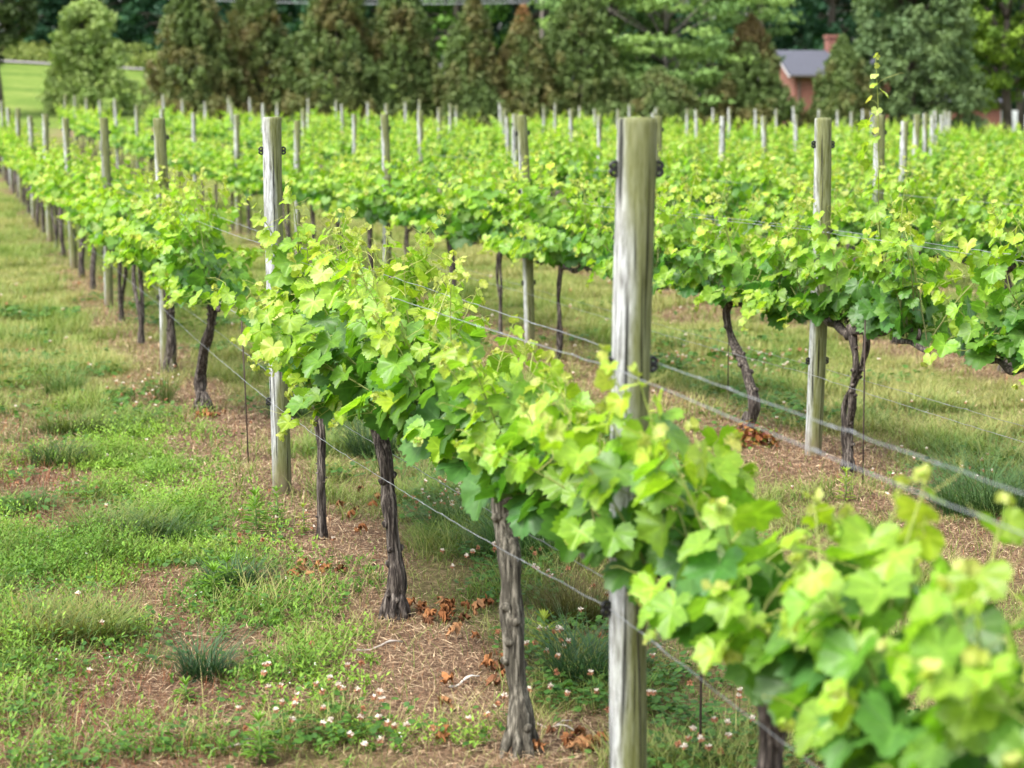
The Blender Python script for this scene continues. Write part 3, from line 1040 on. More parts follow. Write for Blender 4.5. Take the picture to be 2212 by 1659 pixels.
def make_vine(seed, lod, style, n_shoots=None, extra=None, half=0.95, zc=0.83, hang=0.28, density=1.0, lean=0.0, lmul=1.0, lim=None, rscale=1.0, slen=1.0, pale=False, nogap=False):
    rng = np.random.default_rng(seed)
    root = empty('grapevine', (0, 0, 0))
    t = MB(); trunk_mesh(rng, t, style, lod, zc, half * 0.96, lean, rscale)
    t.obj('trunk', M_BARK_PALE if pale else M_BARK, root, smooth_=True)
    f, sh = MB(), MB()
    vine_leaves(rng, f, sh, lod, half, n_shoots or {'hi': 30, 'mid': 35, 'lo': 34}[lod], zc, extra, hang, density, lmul, lim=lim, slen=slen, nogap=nogap)
    f.obj('foliage', M_LEAF if lod == 'hi' else M_LEAF_FAR, root, smooth_=True)
    if lod != 'lo':
        sh.obj('shoots', M_SHOOT, root, smooth_=True)
    return root


VINES = {}
VINES[1] = [.19, .52, .857, 1.19, 1.507, 1.79, 2.57, 2.96, 3.37, 3.71] + [4.05 + .335 * k for k in range(34)]
for r in range(2, ROWS):
    n0 = 1.0 + 1.2 * (r - 1)
    VINES[r] = [n0 - .08 + .3467 * m for m in range(-16, 60)]
VINES[2] = [.70, 1.04, 1.38, 1.72, 2.125, 2.405, 2.75, 3.107, 3.43, 3.75] + [4.1 + .3467 * m for m in range(60)]
allv = []
for r, ns in VINES.items():
    for n in ns:
        x, y = row_pt(r, n + (0.02 if r == 1 and n in (1.19, 1.507) else 0))
        if n < 0.15 or y > END_Y + 2 * math.sin(r * 1.7) - 1 or y < 0.4:
            continue
        z = tz(x, y)
        px, py, zc = screen(x, y, z + 1.0)
        mg = 1.0 * F_PX / zc
        if not (-mg - 20 < px < 2212 + mg + 20):
            continue
        allv.append((zc, r, n, x, y, z, px))
allv.sort()
print('vines', len(allv))
EXTRA_SHOOTS = {}
# style per near vine of the front and second rows
STY1 = {.19: 'thick', .52: 'thick', .857: 'thick', 1.19: 'straight', 1.507: 'thick', 1.79: 'thin', 2.57: 'bent', 2.96: 'thick', 3.37: 'thick', 3.71: 'thin'}
LAB1 = {.52: 'leafy blurred grapevine filling the lower right corner before the nearest post',
        .857: 'blurred grapevine with a dark trunk between lower right corner and the nearest post',
        1.19: 'grapevine on a straight peeling pale-barked trunk just beyond the nearest post',
        1.507: 'sharp grapevine on a thick dark trunk with knots and flared foot',
        1.79: 'young grapevine on thin twin reddish stems beside the cracked post',
        2.57: 'grapevine on a bent trunk curving at its foot, with orange leaf litter',
        2.96: 'grapevine on a thick dark trunk against the green-capped leaning post',
        3.37: 'grapevine with short thick trunk just beyond the green-capped leaning post',
        3.71: 'front-row grapevine on a thin dark stem before the yellow-green post'}
cnt_row = {}
PROTO_MID = None
protos = {}


def get_proto(kind, k):
    key = (kind, k)
    if key not in protos:
        if kind == 'mid':
            protos[key] = ['root', make_vine(100 + k, 'mid', ['thick', 'double', 'straight', 'bent', 'thin', 'thick'][k], lmul=1.08), False]
        else:
            protos[key] = ['root', make_vine(200 + k, 'lo', ['thick', 'straight', 'double', 'bent', 'thick', 'straight'][k], half=1.0, density=1.0, lmul=1.25), False]
    return protos[key]


rngv = np.random.default_rng(77)
for idx, (zc, r, n, x, y, z, px) in enumerate(allv):
    cnt_row[r] = cnt_row.get(r, 0) + 1
    rz = ROW_ANG + (math.pi if rngv.random() < 0.5 else 0)
    z0 = g1(x, y)
    if r <= 2 and n < 3.2 or (r == 3 and n < 3.9):
        sd = int(1000 * n) + r * 7
        if r == 1:
            st = STY1.get(n, 'thick')
        else:
            st = ['double', 'bent', 'thick', 'thin', 'thin', 'thick'][cnt_row[r] % 6]
        kw = dict(extra=[], half=0.93, lean=0.0, lmul=1.12 if r == 1 else 1.04)
        if r == 1:
            rz = ROW_ANG
            kw['nogap'] = n < 3.5; kw['hang'] = 0.34
            kw['slen'] = 0.60 if n < .6 else (0.64 if n < 1 else (0.56 if n < 1.3 else (0.88 if n < 1.6 else 0.97)))
            if n == 1.507: kw['lean'] = 0.09; kw['rscale'] = 0.86
            if n == 1.19: kw['lean'] = 0.13; kw['rscale'] = 0.9; kw['pale'] = True
            if n == 1.79: kw['lim'] = (-0.95, 0.62); kw['lean'] = -0.02
            if n == 2.57: kw['lim'] = (-0.72, 0.95)
        if r == 2:
            rz = ROW_ANG + math.pi
            kw['hang'] = 0.42; kw['rscale'] = 0.84; kw['nogap'] = True
            k2 = min(range(10), key=lambda q: abs(VINES[2][q] - n)) - 4
            st = {-2: 'thick', -1: 'thick', 0: 'double', 1: 'bent', 2: 'thick', 3: 'thin'}.get(k2, 'thick')
            if k2 == 0:
                kw['extra'] = [((0.34, 0.02, 0.95), 1.40, 0.3, 0.02, 0.0, 0.85), ((0.62, 0.02, 0.9), 0.80, 0.3, 0.05, 0.0, 0.8)]
        if r == 1 and n == 1.507:
            kw['extra'] = [((0.1, 0.05, 0.95), 0.62, 0.3, 0.05, 0.0), ((-0.3, -0.05, 0.95), 0.58, 0.1, 0.1, 0.0)]
        rx_ = np.random.default_rng(sd + 5)
        if n > 1.3:
            kw['extra'] = kw['extra'] + [((rx_.uniform(-.85, .55 if n == 1.79 else .85), rx_.normal(0, .06), .98), rx_.uniform(.52, .68), rx_.uniform(0, 6.28), rx_.uniform(0.05, .3), .05, .62) for q in range(9)]
        o = make_vine(sd, 'hi', st, n_shoots=(36 if n > 1.3 else (42 if n > .7 else 54)) if r == 1 else 38, **kw)
    elif n < 9.3 and r <= 6:
        pr = get_proto('mid', int(rngv.integers(6)))
        if pr[2]:
            o = copy_tree(pr[1])
        else:
            o = pr[1]; pr[2] = True
        s = 1 + rngv.normal(0, 0.05)
        o.scale = (1.02, s, s)
    else:
        pr = get_proto('lo', int(rngv.integers(6)))
        if pr[2]:
            o = copy_tree(pr[1])
        else:
            o = pr[1]; pr[2] = True
        s = 1 + rngv.normal(0, 0.06)
        o.scale = (1.0, s, s)
    o.location = (x, y, z0)
    o.rotation_euler = (0, 0, rz)
    grp = 'grapevines trained along the trellis rows'
    if r == 1 and n in LAB1:
        lab = LAB1[n]
    elif r <= 3 and n < 9.3:
        # position counted between that row's posts
        ps = sorted(p[0] for p in POSTS[r])
        b = sum(1 for p in ps if p < n)
        inb = sorted(q[2] for q in allv if q[1] == r and sum(1 for p in ps if p < q[2]) == b)
        w = inb.index(n)
        wn = ['first', 'second', 'third', 'fourth', 'fifth', 'sixth', 'seventh', 'eighth'][w]
        o1 = lambda q: ['', 'first', 'second', 'third', 'fourth', 'fifth', 'sixth', 'seventh', 'eighth', 'ninth', 'tenth', 'eleventh'][q]
        if b == 0:
            lab = f'{ORD[r]}-row grapevine, {wn} from the frame edge before its first post'
        elif b >= len(ps):
            lab = f'{ORD[r]}-row grapevine, {wn} past its last post'
        else:
            lab = f'{ORD[r]}-row grapevine, {wn} between its {o1(b)} and {o1(b + 1)} posts'
    else:
        lab = f'blurred yellow-green grapevine standing in the {ORD[r]} row from the front'
        if r <= 3:
            lab = f'small blurred grapevine at the distant end of the {ORD[r]} row'
        grp = f'grapevines of the {ORD[r]} row'
    tag(o, lab, 'grapevine', grp)
# thin steel rods beside the vines
def rod(x, y, h, lean, label):
    z = g1(x, y)
    mb = MB()
    mb.tube([(0, 0, -0.1), (lean * 0.5, 0.003, h * 0.5), (lean, 0, h)], 0.0042, 8)
    o = mb.obj('training_stake', M_ROD, smooth_=True, loc=(x, y, z))
    tag(o, label, 'stake', 'thin steel training stakes beside the vines')


for (px, py, h, ln, lab) in [(538, 1015, 0.92, -0.03, 'thin steel rod standing alone where a vine is missing, by the cracked post'),
                             (845, 1290, 0.86, -0.02, 'thin rusty rod against the thick knotted dark trunk'),
                             (1145, 1510, 0.86, -0.12, 'thin rusty rod leaning beside the peeling pale-barked trunk'),
                             (1864, 1060, 0.95, -0.01, 'thin rod between the forked trunk and second-row post foot'),
                             (1572, 880, 0.95, 0.0, 'thin dark rod beside the bent second-row trunk'),
                             (726, 560, 0.9, 0.0, 'thin rod in second row, seen over the sharp vine'),
                             (1512, 1659, 0.8, 0.0, 'short rod under the blurred vine by the lower edge')]:
    gx, gy = pix2ground(px, py)
    rod(gx, gy, h, ln, lab)

# ------------------------------------------------------------------ trellis wires
def wire(r, side, heights, label, rad=0.0015, knots=True, seed=0, sag=0.012):
    rng = np.random.default_rng(seed)
    ps = sorted([(p[0], p[1], p[2], p[3]) for p in POSTS[r]])
    n0 = ps[0][0]
    dn = 1.0 if r == 1 else 1.04
    pre = n0 - dn
    while pre > 0.02:
        x, y = row_pt(r, pre); ps.insert(0, (pre, x, y, tz(x, y))); pre -= dn
    pre = max(pre, -0.6)
    x, y = row_pt(r, pre); ps.insert(0, (pre, x, y, tz(x, y)))
    pts, kn = [], []
    for i in range(len(ps) - 1):
        a, b = ps[i], ps[i + 1]
        ha = heights.get(round(a[0], 2), heights['d']); hb = heights.get(round(b[0], 2), heights['d'])
        A = np.array([a[1] + ROW_V[0] * side, a[2] + ROW_V[1] * side, a[3] + ha])
        B = np.array([b[1] + ROW_V[0] * side, b[2] + ROW_V[1] * side, b[3] + hb])
        m = 60 if a[0] < 4 else 16
        t = np.linspace(0, 1, m, endpoint=False)[:, None]
        bel = 0.0 if abs(side) < 0.02 else 0.05 * rng.random() * math.copysign(1, side)
        P = A + (B - A) * t
        P[:, 2] -= (sag * 4 * t * (1 - t))[:, 0]
        P[:, :2] += (bel * 4 * t * (1 - t)) * ROW_V[None]
        P += rng.normal(0, 0.0012, P.shape) * (a[0] < 4)
        pts.append(P)
        if a[0] < 4:
            kn += [P[k] for k in rng.integers(2, m - 2, 7)] + [P[3], P[-3]]
    pts = np.concatenate(pts)
    pts = pts[pts[:, 1] > -1.5]
    mb = MB()
    mb.tube(pts, rad, 7)
    if knots:
        for k in kn:
            L = 0.010 + 0.02 * rng.random()
            d = np.array([ROW_U[0], ROW_U[1], 0]) * L
            mb.tube([k - d, k + [0, 0, 0.001], k + d], [rad, rad * 1.9, rad], 6)
            if rng.random() < 0.5:
                e = rand_unit(rng, 1)[0] * 0.02
                mb.tube([k, k + e * 0.6 + [0, 0, 0.006], k + e], [rad * 0.7, rad * 0.6, rad * 0.4], 4)
    o = mb.obj('trellis_wire', M_WIRE, smooth_=True)
    tag(o, label, 'wire', 'galvanised trellis wires')


hc = {'d': 1.365, 1.0: 1.376, 2.0: 1.345}
hl = {'d': 0.56, 1.0: 0.745, 2.0: 0.53, 0.0: 0.72}
wire(1, -0.068, hc, "front row's upper galvanised wire on the side facing the grass lane", 0.0012, seed=1)
wire(1, 0.068, hc, "front row's upper galvanised wire on the side facing the second row", 0.0012, seed=2)
wire(1, -0.064, hl, "front row's low galvanised wire crossing before its trunks", 0.0012, seed=3)
wire(1, 0.064, {'d': 0.57, 1.0: 0.74, 2.0: 0.56, 0.0: .72}, "front row's low galvanised wire passing behind its trunks", 0.0014, seed=4)
wire(1, 0.0, {'d': 0.85}, "front row's cordon wire hidden among the vine arms", 0.0016, False, 5)
wire(2, -0.066, {'d': 1.36}, "second row's upper galvanised wire on its near side", 0.0015, seed=6)
wire(2, 0.066, {'d': 1.36}, "second row's upper galvanised wire on its far side", 0.0015, seed=7)
wire(2, -0.06, {'d': 0.53}, "second row's low galvanised wire on its near side", 0.0012, seed=8)
wire(2, 0.06, {'d': 0.55}, "second row's low galvanised wire on its far side", 0.0012, seed=9)
wire(3, -0.066, {'d': 1.36}, "third row's upper galvanised wire seen between the leaves", 0.0019, seed=10)

# ------------------------------------------------------------------ trees and the far side
def crown_leaves(rng, mb, centers, radii, per, size, colfn, up=0.5, elong=1.3, shell=0.55):
    """leaf-size rhombi scattered through clumps"""
    T = np.array([[0, -0.5 * elong, 0], [0.42, 0.0, 0.08], [0, 0.5 * elong, 0], [-0.42, 0.0, 0.08]])
    TF = np.array([[0, 1, 2], [0, 2, 3]])
    n = len(centers)
    per = np.broadcast_to(per, (n,)).astype(int)
    idx = np.repeat(np.arange(n), per)
    d = rand_unit(rng, len(idx))
    rr = (shell + (1 - shell) * rng.random(len(idx))) ** 0.8 * (0.6 + 0.6 * rng.random(len(idx)))
    pos = centers[idx] + d * radii[idx] * rr[:, None]
    nrm = d * 0.7 + np.array([0, 0, up]) + rng.normal(0, 0.55, (len(idx), 3))
    tip = rand_unit(rng, len(idx)) + np.array([0, 0, -0.3])
    col = colfn(rng, idx, pos, n)
    sc = size * (0.6 + 0.8 * rng.random(len(idx)))
    mb.inst(T, TF, pos, basis(nrm, tip), sc, col)


def limb_set(rng, mb, H, r0, tops, mat_seg=9):
    z = np.linspace(-0.3, H * 0.8, 10)
    w = np.stack([0.15 * np.sin(z * 0.7 + 1), 0.15 * np.cos(z * 0.6), z], 1)
    mb.tube(w, np.linspace(r0, r0 * 0.25, 10) + 0.35 * r0 * np.exp(-np.maximum(z, 0) * 2), mat_seg, ridge=0.08, seed=3)
    for c in tops:
        k = int(np.clip(np.searchsorted(z, c[2] * 0.62), 2, 8))
        s = w[k]
        m = (s + c) / 2 + rng.normal(0, 0.15, 3) + np.array([0, 0, 0.12 * np.linalg.norm(c - s)])
        mb.tube([s, m, c], [r0 * 0.32, r0 * 0.2, r0 * 0.06], 6)


def cedar(name, x, y, H, W, seed, rust, label, group, topcol=None, base_z=None):
    rng = np.random.default_rng(seed)
    root = empty(name, (x, y, (g1(x, y) if base_z is None else base_z)))
    t = MB()
    t.tube(np.stack([0.06 * np.sin(np.linspace(0, 3, 9)), 0 * np.linspace(0, 1, 9), np.linspace(-0.2, H * 0.96, 9)], 1), np.linspace(0.16, 0.02, 9), 9, ridge=0.1)
    for k in range(26):
        zz = H * (0.06 + 0.8 * rng.random()); a = rng.random() * 6.28
        R = W / 2 * (1 - zz / H) ** 0.7 * 0.85
        e = np.array([math.cos(a) * R, math.sin(a) * R, zz + 0.45 * R])
        t.tube([(0, 0, zz), tuple(e * [0.5, 0.5, 1] - [0, 0, 0.2 * R]), tuple(e)], [0.04, 0.028, 0.01], 5)
    t.obj('trunk', M_TBARK, root, smooth_=True)
    n = 1300
    f = rng.random(n) ** 1.25
    zz = 0.15 + f * (H - 0.2)
    a = rng.random(n) * 2 * math.pi
    prof = np.clip((1 - f) ** 0.80, 0.03, 1) * (0.80 + 0.20 * smooth(0, 0.10, f))
    lob = 0.50 + 0.95 * fbm(np.cos(a) * 1.9 + seed, f * 7 + np.sin(a) * 1.6, seed, 2)
    rr = W / 2 * prof * lob * np.sqrt(0.25 + 0.75 * rng.random(n))
    cen = np.stack([np.cos(a) * rr, np.sin(a) * rr, zz + rr * 0.25], 1)
    rad = np.stack([0.22 + 0.10 * rng.random(n)] * 2 + [0.36 + 0.15 * rng.random(n)], 1) * (0.55 + 0.45 * (1 - f))[:, None]
    rn = fbm(cen[:, 0] * 0.9 + seed * 3, cen[:, 2] * 0.8 + cen[:, 1] * 0.6, seed + 5, 2) + rng.normal(0, 0.06, n)
    mixr = 0.65 * smooth(0.50 - 0.22 * rust, 1.0 - 0.22 * rust, rn)
    g = np.array([0.105, 0.160, 0.046]) * (0.85 + 0.35 * rng.random((n, 1)))
    br = np.array([0.185, 0.118, 0.050]) * (0.85 + 0.3 * rng.random((n, 1)))
    cc = g + (br - g) * mixr[:, None]
    if topcol is not None:
        tmix = smooth(topcol[3], topcol[3] + 0.14, f + rng.normal(0, 0.05, n))[:, None]
        cc = cc + (np.array(topcol[:3]) - cc) * tmix
    mb = MB()

    def colfn(rng, idx, pos, m):
        return cc[idx] * (0.85 + 0.3 * rng.random((len(idx), 1)))
    crown_leaves(rng, mb, cen, rad * 0.95, 22, 0.11, colfn, up=0.3, elong=2.6, shell=0.1)
    mb.obj('crown', M_TREE, root)
    tag(root, label, 'tree', group)
    return root


def broadleaf(name, x, y, H, W, seed, c1, c2, label, group=None, zlow=0.18, n=150, pads=False, leaf=0.26, per=90, trunk=0.28, bark=None, wx=1.0, shape=0.5, prof=None):
    rng = np.random.default_rng(seed)
    root = empty(name, (x, y, g1(x, y)))
    u = rand_unit(rng, n)
    k = (0.45 + 0.55 * rng.random(n)) ** 0.6
    f = zlow + (1 - zlow) * (0.5 + 0.5 * u[:, 2] * k)
    wid = np.sin(np.clip((f - zlow) / (1 - zlow), 0.04, 0.98) * math.pi) ** shape
    if prof is not None:
        f = zlow + (1 - zlow) * rng.random(n)
        wid = np.interp(f, prof[0], prof[1])
    lob = 0.78 + 0.44 * fbm(u[:, 0] * 2 + seed, u[:, 1] * 2 + f * 3, seed, 2)
    hx = np.hypot(u[:, 0], u[:, 1]) + 1e-6
    rr = W / 2 * wid * lob * np.sqrt(rng.random(n) * 0.75 + 0.25)
    cen = np.stack([u[:, 0] / hx * rr * wx, u[:, 1] / hx * rr, f * H], 1)
    if pads:
        rad = np.stack([0.10 * W * (0.7 + 0.6 * rng.random(n))] * 2 + [0.028 * W * (0.7 + 0.6 * rng.random(n))], 1)
        cen[:, 2] -= 0.10 * rr
    else:
        s = 0.085 * W * (0.7 + 0.6 * rng.random(n))
        rad = np.stack([s, s, s * 0.8], 1)
    t = MB()
    limb_set(rng, t, H, trunk, cen[rng.permutation(n)[:34]])
    t.obj('trunk', bark or M_TBARK, root, smooth_=True)
    cl = np.array(c1) + (np.array(c2) - np.array(c1)) * rng.random((n, 1))

    def colfn(rng, idx, pos, m):
        return cl[idx] * (0.75 + 0.5 * rng.random((len(idx), 1)))
    mb = MB()
    crown_leaves(rng, mb, cen, rad, per, leaf, colfn, shell=0.25)
    mb.obj('crown', M_TREE, root)
    tag(root, label, 'tree', group)
    return root


CG = 'cedars in the line behind the vineyard'
cedars = [  # px centre, Y, top y in px, width px, rust, label
    (428, 94, -60, 190, .45, 'broad dark cedar at the open end of the cedar line'),
    (560, 96, -70, 170, .65, 'brownish cedar, second from the open end of the line'),
    (728, 95, -90, 185, .6, 'wide brown-green cedar behind the cracked post'),
    (868, 96, -95, 150, .5, 'tall narrow cedar midway along the line'),
    (1022, 95, -12, 130, .45, 'pointed cedar whose tip just shows below the wires'),
    (1130, 96, 22, 150, .8, 'cedar with an orange-brown dying top'),
    (1255, 97, -60, 190, .15, 'dark green cedar before the light green layered tree'),
    (1618, 98, 40, 175, .55, 'cedar with brownish pointed top next to the brick house'),
    (1816, 98, 84, 128, 0.0, 'small slim green conifer standing before the house chimney'),
    (1420, 96, 150, 190, .3, 'low dark cedar under the light green layered tree')]
for k, (px, Y, ty, w, ru, lab) in enumerate(cedars):
    x = at_depth(px, Y)
    z0 = g1(x, Y)
    zc = Y * 0.9912
    H = 2.0 + (HY - ty) / F_PX * zc - z0
    cedar('cedar_tree' if k != 8 else 'slim_conifer', x, Y, H, w / F_PX * zc * 1.45, 40 + k, ru, lab, CG if k != 8 else None,
          topcol=(0.24, 0.13, 0.05, 0.84) if k == 5 else ((0.13, 0.10, 0.04, 0.7) if k == 7 else None))


def px_tree(px, Y, ty, w, **kw):
    x = at_depth(px, Y); z0 = g1(x, Y); zc = Y * 0.9912
    H = 2.0 + (HY - ty) / F_PX * zc - z0
    return broadleaf(kw.pop('name'), x, Y, H, w / F_PX * zc, kw.pop('seed'), kw.pop('c1'), kw.pop('c2'), kw.pop('label'), **kw)


px_tree(198, 108, 12, 222, name='leafy_tree', seed=61, c1=(0.25, 0.36, 0.10), c2=(0.40, 0.50, 0.16), label='small pale green tree alone on the lawn before the road', n=230, leaf=0.17, per=100, zlow=0.03, trunk=0.12, prof=([0, .1, .3, .45, .6, .8, .93, 1], [.95, 1.0, .98, .72, .66, .58, .36, .1]))
px_tree(-8, 104, -230, 215, name='dark_tree', seed=62, c1=(0.045, 0.075, 0.024), c2=(0.08, 0.12, 0.036), label='dark tree at the edge of the lawn, cut by the frame', n=170, leaf=0.22, per=90, zlow=0.22)
px_tree(1440, 101, -190, 470, name='layered_tree', seed=63, c1=(0.115, 0.215, 0.062), c2=(0.25, 0.38, 0.095), label='big light green tree with layered branches and pale limbs', n=260, pads=True, leaf=0.19, per=110, zlow=0.03, trunk=0.22, bark=M_PALEBARK, shape=0.4)
px_tree(1320, 104, -160, 280, name='leafy_tree', seed=73, c1=(0.075, 0.155, 0.047), c2=(0.145, 0.24, 0.07), label='mid green tree squeezed between dark cedar and layered tree', n=190, leaf=0.2, per=90, zlow=0.03, trunk=0.2)
px_tree(1965, 101, -170, 290, name='conifer_tree', seed=64, c1=(0.085, 0.145, 0.055), c2=(0.165, 0.245, 0.092), label='big dense grey-green evergreen beside the brick house', n=620, leaf=0.17, per=85, zlow=0.0, trunk=0.25, shape=0.35, prof=([0, .1, .5, .8, 1], [.85, 1, .92, .65, .1]))
px_tree(2170, 108, -200, 300, name='leafy_tree', seed=65, c1=(0.06, 0.13, 0.014), c2=(0.19, 0.30, 0.03), label='broad bright green tree on a dark trunk near the right edge', n=230, leaf=0.22, per=85, zlow=0.17, trunk=0.32)
FG = 'tall woodland trees behind the road'
k = 0
WOOD = ['woodland tree above the pale lawn tree', 'woodland tree above the open end of the cedar line', 'woodland tree filling the gap between the first two cedars',
        'woodland tree behind the widest cedar', 'woodland tree behind the tall narrow cedar', 'woodland tree behind the pointed cedar', 'woodland tree behind the orange-topped cedar',
        'woodland tree above the house roof', 'woodland tree over the house chimney', 'woodland tree beside the dark edge tree', 'woodland tree behind the grey-green evergreen', 'woodland tree hidden past the right edge tree',
        'woodland tree behind the layered tree']
for px, Y in [(210, 172), (390, 168), (520, 175), (690, 170), (860, 176), (990, 168), (1130, 174), (1640, 140), (1790, 146), (40, 170), (1980, 150), (2200, 152), (1400, 160)]:
    tone = ['dark blue-green ', 'deep green ', 'dark '][k % 3]
    light = k in (2, 5)
    px_tree(px, Y, -420 - 40 * (k % 3), 300 if px < 1500 else 330, name='woodland_tree', seed=300 + k,
            c1=(0.018, 0.060, 0.030) if not light else (0.04, 0.11, 0.016), c2=(0.040, 0.11, 0.045) if not light else (0.10, 0.20, 0.025),
            label=tone + WOOD[k], group=FG, n=190, leaf=0.42, per=70, zlow=0.0, trunk=0.35, prof=([0, .15, .6, 1], [.95, 1, .95, .3]))
    k += 1
# second rank so that no sky shows between the crowns
for px, Y in [(-40, 196), (130, 200), (300, 195), (460, 202), (610, 198), (780, 200), (930, 196), (1070, 200), (1220, 194), (1520, 186), (1720, 178), (1890, 182), (2080, 180), (2250, 184)]:
    px_tree(px, Y, -520, 330, name='woodland_tree', seed=330 + k % 5, c1=(0.012, 0.036, 0.018), c2=(0.026, 0.066, 0.028),
            label='very dark woodland tree in the rear rank, seen only through gaps', group='rear rank of the wood', n=190, leaf=0.5, per=60, zlow=0.0, trunk=0.4, prof=([0, .15, .6, 1], [1, 1, .95, .3]))
    k += 1


def far_wood():
    rng = np.random.default_rng(500)
    n = 900
    X = -95 + 190 * rng.random(n); Y = 206 + 20 * rng.random(n); Z = gz(X, Y) + 19 * rng.random(n)
    mb = MB()
    cen = np.stack([X, Y, Z], 1); rad = np.tile([[2.6, 2.6, 2.2]], (n, 1))
    cl = np.array([[0.014, 0.040, 0.018]]) * (0.6 + 0.8 * rng.random((n, 1)))
    crown_leaves(rng, mb, cen, rad, 40, 0.9, lambda r_, i, p, m: cl[i] * (0.75 + 0.5 * r_.random((len(i), 1))), shell=0.1)
    tag(mb.obj('woodland', M_TREE), 'deep dark wood closing the view behind the trees', 'woodland', None, 'stuff')


far_wood()


def bush(x, y, w, h, seed, c1, c2, label, group=None, name='roadside_bush'):
    rng = np.random.default_rng(seed)
    mb = MB()
    n = 30
    u = rand_unit(rng, n); u[:, 2] = np.abs(u[:, 2])
    cen = u * np.array([w / 2, w / 3, h * 0.8]) * (0.5 + 0.5 * rng.random((n, 1)))
    rad = np.tile(np.array([[0.2 * w, 0.2 * w, 0.2 * h]]), (n, 1))
    cl = np.array(c1) + (np.array(c2) - np.array(c1)) * rng.random((n, 1))
    crown_leaves(rng, mb, cen, rad, 60, 0.2, lambda r_, i, p, m: cl[i] * (0.75 + 0.5 * r_.random((len(i), 1))))
    o = mb.obj(name, M_TREE, loc=(x, y, g1(x, y)))
    tag(o, label, 'bush', group)


for q, (px, Y, w, h, lab) in enumerate([(110, 157, 6, 2.0, 'yellow-green bush on the roadside verge near the dark edge tree'), (280, 157, 7, 2.2, 'yellow-green verge bush just past the pale lawn tree'),
                                        (40, 158, 5, 2.0, 'olive verge bush near the frame edge'), (332, 156, 4, 1.8, 'pale verge bush touching the first cedar'),
                                        (512, 92, 1.2, 1.6, 'bright young sapling bush between the first two cedars'), (650, 92, 1.6, 1.0, 'pale scrub in the gap before the widest cedar'),
                                        (800, 92, 1.6, 1.2, 'pale scrub in the gap after the widest cedar'), (945, 93, 1.5, 1.5, 'yellowish scrub beside the pointed cedar'),
                                        (1085, 93, 1.5, 1.2, 'tan scrub under the orange-topped cedar')]):
    bush(at_depth(px, Y), Y, w, h, 400 + q, (0.11, 0.17, 0.03), (0.24, 0.28, 0.07), lab, 'scrub and bushes along the tree line')


# brick house
def house(px, Y, rot, Lh, Wd, ez, rz, label):
    x = at_depth(px, Y)
    z0 = g1(x, Y) - 0.1
    root = empty('brick_house', (x, Y, z0), rot)
    E, Rz = ez - z0, rz - z0
    w = MB()
    hw = Wd / 2
    # local: x along the ridge (0 = near gable), y across
    V = [(0, -hw, 0), (Lh, -hw, 0), (Lh, hw, 0), (0, hw, 0), (0, -hw, E), (Lh, -hw, E), (Lh, hw, E), (0, hw, E), (0, 0, Rz - 0.06), (Lh, 0, Rz - 0.06)]
    F = [[0, 1, 5], [0, 5, 4], [1, 2, 6], [1, 6, 5], [2, 3, 7], [2, 7, 6], [3, 0, 4], [3, 4, 7], [4, 8, 7], [5, 6, 9]]
    w.add(V, F)
    w.obj('wall', M_BRICK, root)
    r = MB()
    ov = 0.35
    sl = (Rz - E) / hw
    for s in (-1, 1):
        a = np.array([-ov, 0, Rz]); b = np.array([Lh + ov, 0, Rz]); c = np.array([Lh + ov, s * (hw + ov), E - sl * ov]); d = np.array([-ov, s * (hw + ov), E - sl * ov])
        th = np.array([0, 0, 0.14])
        vs_ = [a, b, c, d, a + th, b + th, c + th, d + th]
        r.add(vs_, [[0, 1, 2], [0, 2, 3], [4, 6, 5], [4, 7, 6], [3, 2, 6], [3, 6, 7], [0, 3, 7], [0, 7, 4], [1, 5, 6], [1, 6, 2]])
    ro = r.obj('roof', M_ROOF, root)
    tr = MB()
    for s in (-1, 1):
        p = [(-ov - 0.05, 0, Rz - 0.02), (-ov - 0.05, s * (hw + ov), E - sl * ov - 0.02)]
        tr.tube([p[0], ((p[0][0] + p[1][0]) / 2, (p[0][1] + p[1][1]) / 2, (p[0][2] + p[1][2]) / 2), p[1]], 0.05, 6)
    tr.obj('rake_trim', M_TRIM, root)
    gt = MB()
    gt.tube([(-ov, -hw - ov - 0.06, E - sl * ov + 0.05), (Lh / 2, -hw - ov - 0.06, E - sl * ov + 0.05), (Lh + ov, -hw - ov - 0.06, E - sl * ov + 0.05)], 0.05, 6)
    gt.tube([(0.25, -hw - 0.08, E - 0.1), (0.25, -hw - 0.08, E / 2), (0.25, -hw - 0.08, 0.2)], 0.05, 6)
    gt.obj('gutter', M_POLE, root)
    c = MB()
    c.box((2.75, -0.4, E), (3.45, 0.4, Rz + 0.85))
    c.box((2.68, -0.47, Rz + 0.852), (3.52, 0.47, Rz + 1.02))
    c.obj('chimney', M_BRICK, ro)
    for xw in (4.2,):
        fr = MB()
        fr.box((xw, -hw - 0.05, 1.1), (xw + 1.1, -hw - 0.004, 2.5))
        fo = fr.obj('window', M_WHITE, root)
        gl = MB(); gl.box((xw + 0.1, -hw - 0.08, 1.2), (xw + 1.0, -hw - 0.052, 2.4))
        gl.obj('pane', M_CLIP, fo)
    tag(root, label, 'house')


house(1683, 118, math.radians(7), 5.6, 6.6, 4.45, 5.8, 'red brick house with grey roof and chimney between the trees')


